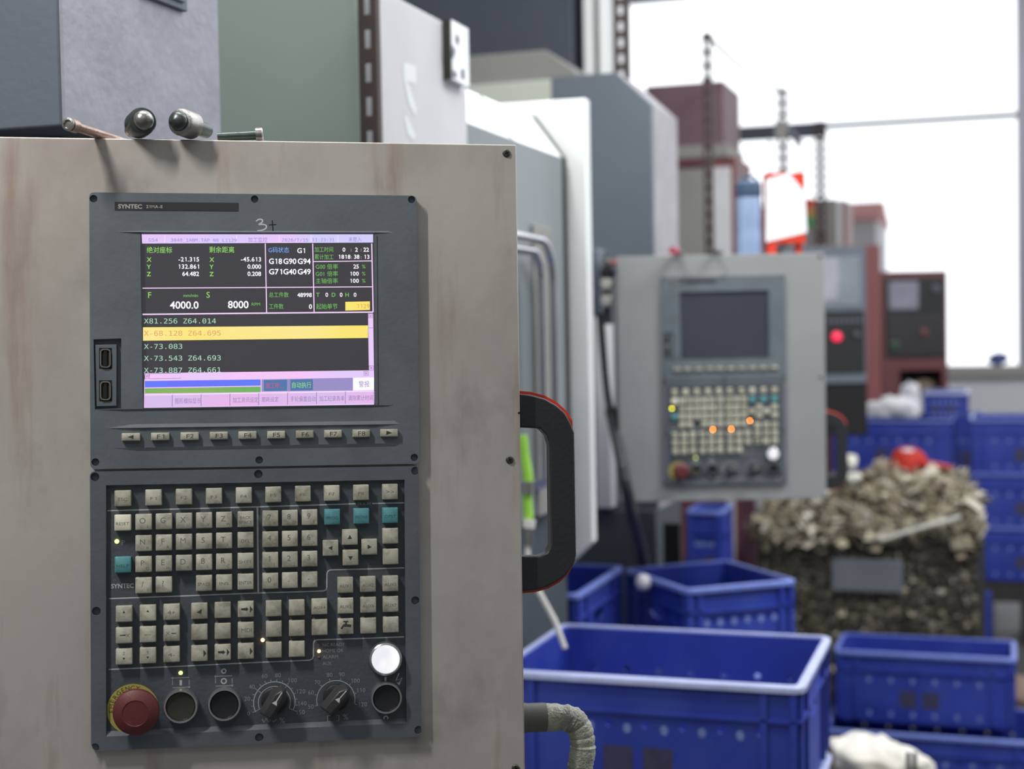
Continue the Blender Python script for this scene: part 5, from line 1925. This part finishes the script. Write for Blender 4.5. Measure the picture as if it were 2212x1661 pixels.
# a long strip and some white offcuts on the heap
a, b = at(1897, 1168, Y=YS - .045), at(2076, 1116, Y=YS - .045)
o = MB().tube([a, a.lerp(b, .5) + Vector((0, -.01, .004)), b], .008, 8).build('metal_strip', 'offwhite')
tag(o, 'long pale metal strip slanting across the front of the scrap heap', 'strip')
wht = mat('bright aluminium offcut', (236, 234, 220), .35)
for i, (px, py) in enumerate(((1838, 998), (1846, 1032), (1851, 1066))):
    q = at(px, py, Y=YS + .1)
    o = blob('white_offcut', (q.x, q.y, q.z), .028, 1.1 if i else .8, .8, .75 if i else 1.1, wht, 30 + i, .3, 8)
    tag(o, ['topmost of three bright offcuts stacked on the left of the scrap heap', 'middle of three bright offcuts stacked on the left of the scrap heap', 'lowest of three bright offcuts stacked on the left of the scrap heap'][i], 'offcut', 'bright offcuts on the scrap heap')

# red cap on the heap
q = at(1962, 1004, Y=YS + BD * .42)
cap = empty('red_hat', (q.x, q.y, heap_z(q.x, q.y) + .04), 'red peaked hat lying on top of the scrap heap', 'hat')
MB().lathe([(.068, -.03), (.07, .0), (.069, .025), (.058, .05), (.038, .065), (.013, .071), (.0001, .072)], Matrix.Rotation(math.radians(14), 4, 'Y'), 28).build('crown', 'capred', cap)
mb = MB()
pts = [(.045 + .125 * math.sin(math.pi * i / 10), .066 * math.cos(math.pi * i / 10)) for i in range(11)]
mb.loft([[Vector((a, b, .010 - (a - .045) * .15)) for a, b in pts], [Vector((a, b, .017 - (a - .045) * .15)) for a, b in pts]])
mb.build('peak', 'capred', cap)
MB().ball((.0, -.035, .06), .016, 0, 1.6, 1, .5).build('badge', 'foam', cap)['label'] = 'whitish badge'  # white lump stands in for a highlight on the crown

# cardboard box and crumpled film at the bottom edge
fz = .36
a, b = at(1790, 1640, d=3.5), at(1990, 1640, d=3.5)
bxo = empty('cardboard_box', ((a.x + b.x) / 2, a.y + .12, 0), 'dark brown open cardboard box at the bottom edge beside the nearest crate stack', 'box')
W2 = (b.x - a.x) / 2
mb = MB()
zt_ = at(1760, 1715, d=3.5).z
for s in (-1, 1):
    mb.box((s * W2, -.14, 0), (s * (W2 - .006), .14, zt_))
    mb.box((-W2, s * .14, 0), (W2, s * .134, zt_))
mb.box((-W2, -.14, 0), (W2, .14, .006))
mb.build('carton', 'cardboard', bxo)
o_ = bxo.location
fl = [at(px, py, d=dd) - o_ for px, py, dd in ((1798, 1612, 3.40), (1812, 1705, 3.36), (1690, 1735, 3.36), (1722, 1662, 3.40))]
nf = (fl[1] - fl[0]).cross(fl[3] - fl[0]).normalized() * .004
MB().loft([fl, [p + nf for p in fl]]).build('flap', 'cardboard', bxo)
q = at(1886, 1650, d=3.48)
film = blob('plastic_sheet', (0, 0, 0), .125, 1.0, .8, .42, 'film', 5, .2, 26)
random.seed(9)
pk_ = [(random.uniform(0, 6.28), random.uniform(6, 14), random.uniform(6, 14)) for _ in range(5)]
for v in film.data.vertices:
    c_ = v.co
    f = sum(abs(math.sin(c_.x * 100 * a_ / 6 + c_.y * 16 * b_ / 6 + p_)) for p_, a_, b_ in pk_) / 5
    v.co = c_ * (1 + .10 * (f - .6))
    v.co.z += -.14 * c_.x + .01
film.location = (q.x, bxo.location.y - .03, at(1886, 1672, d=3.48).z)
tag(film, 'crumpled dirty white plastic sheet on the cardboard box at the bottom edge', 'sheet')
a = at(1962, 1624, d=3.34)
br_ = MB()
for dx in (0, .014): br_.box((a.x + dx - .005, a.y - .003, zt_ + .0), (a.x + dx + .005, a.y + .003, a.z))
br_.box((a.x - .005, a.y - .003, zt_ - .002), (a.x + .019, a.y + .03, zt_ + .006))
tag(br_.build('metal_bracket', 'dullmetal'), 'small forked steel bracket standing beside the crumpled sheet', 'bracket')

q = at(2204, 1392, d=5.6)
tag(blob('cloth_sack', (q.x, q.y, .078), .10, 1.0, .8, .75, mat('brownish sackcloth', (150, 128, 116), .8), 21), 'brownish crumpled sack on the floor behind the right-hand crates', 'sack')
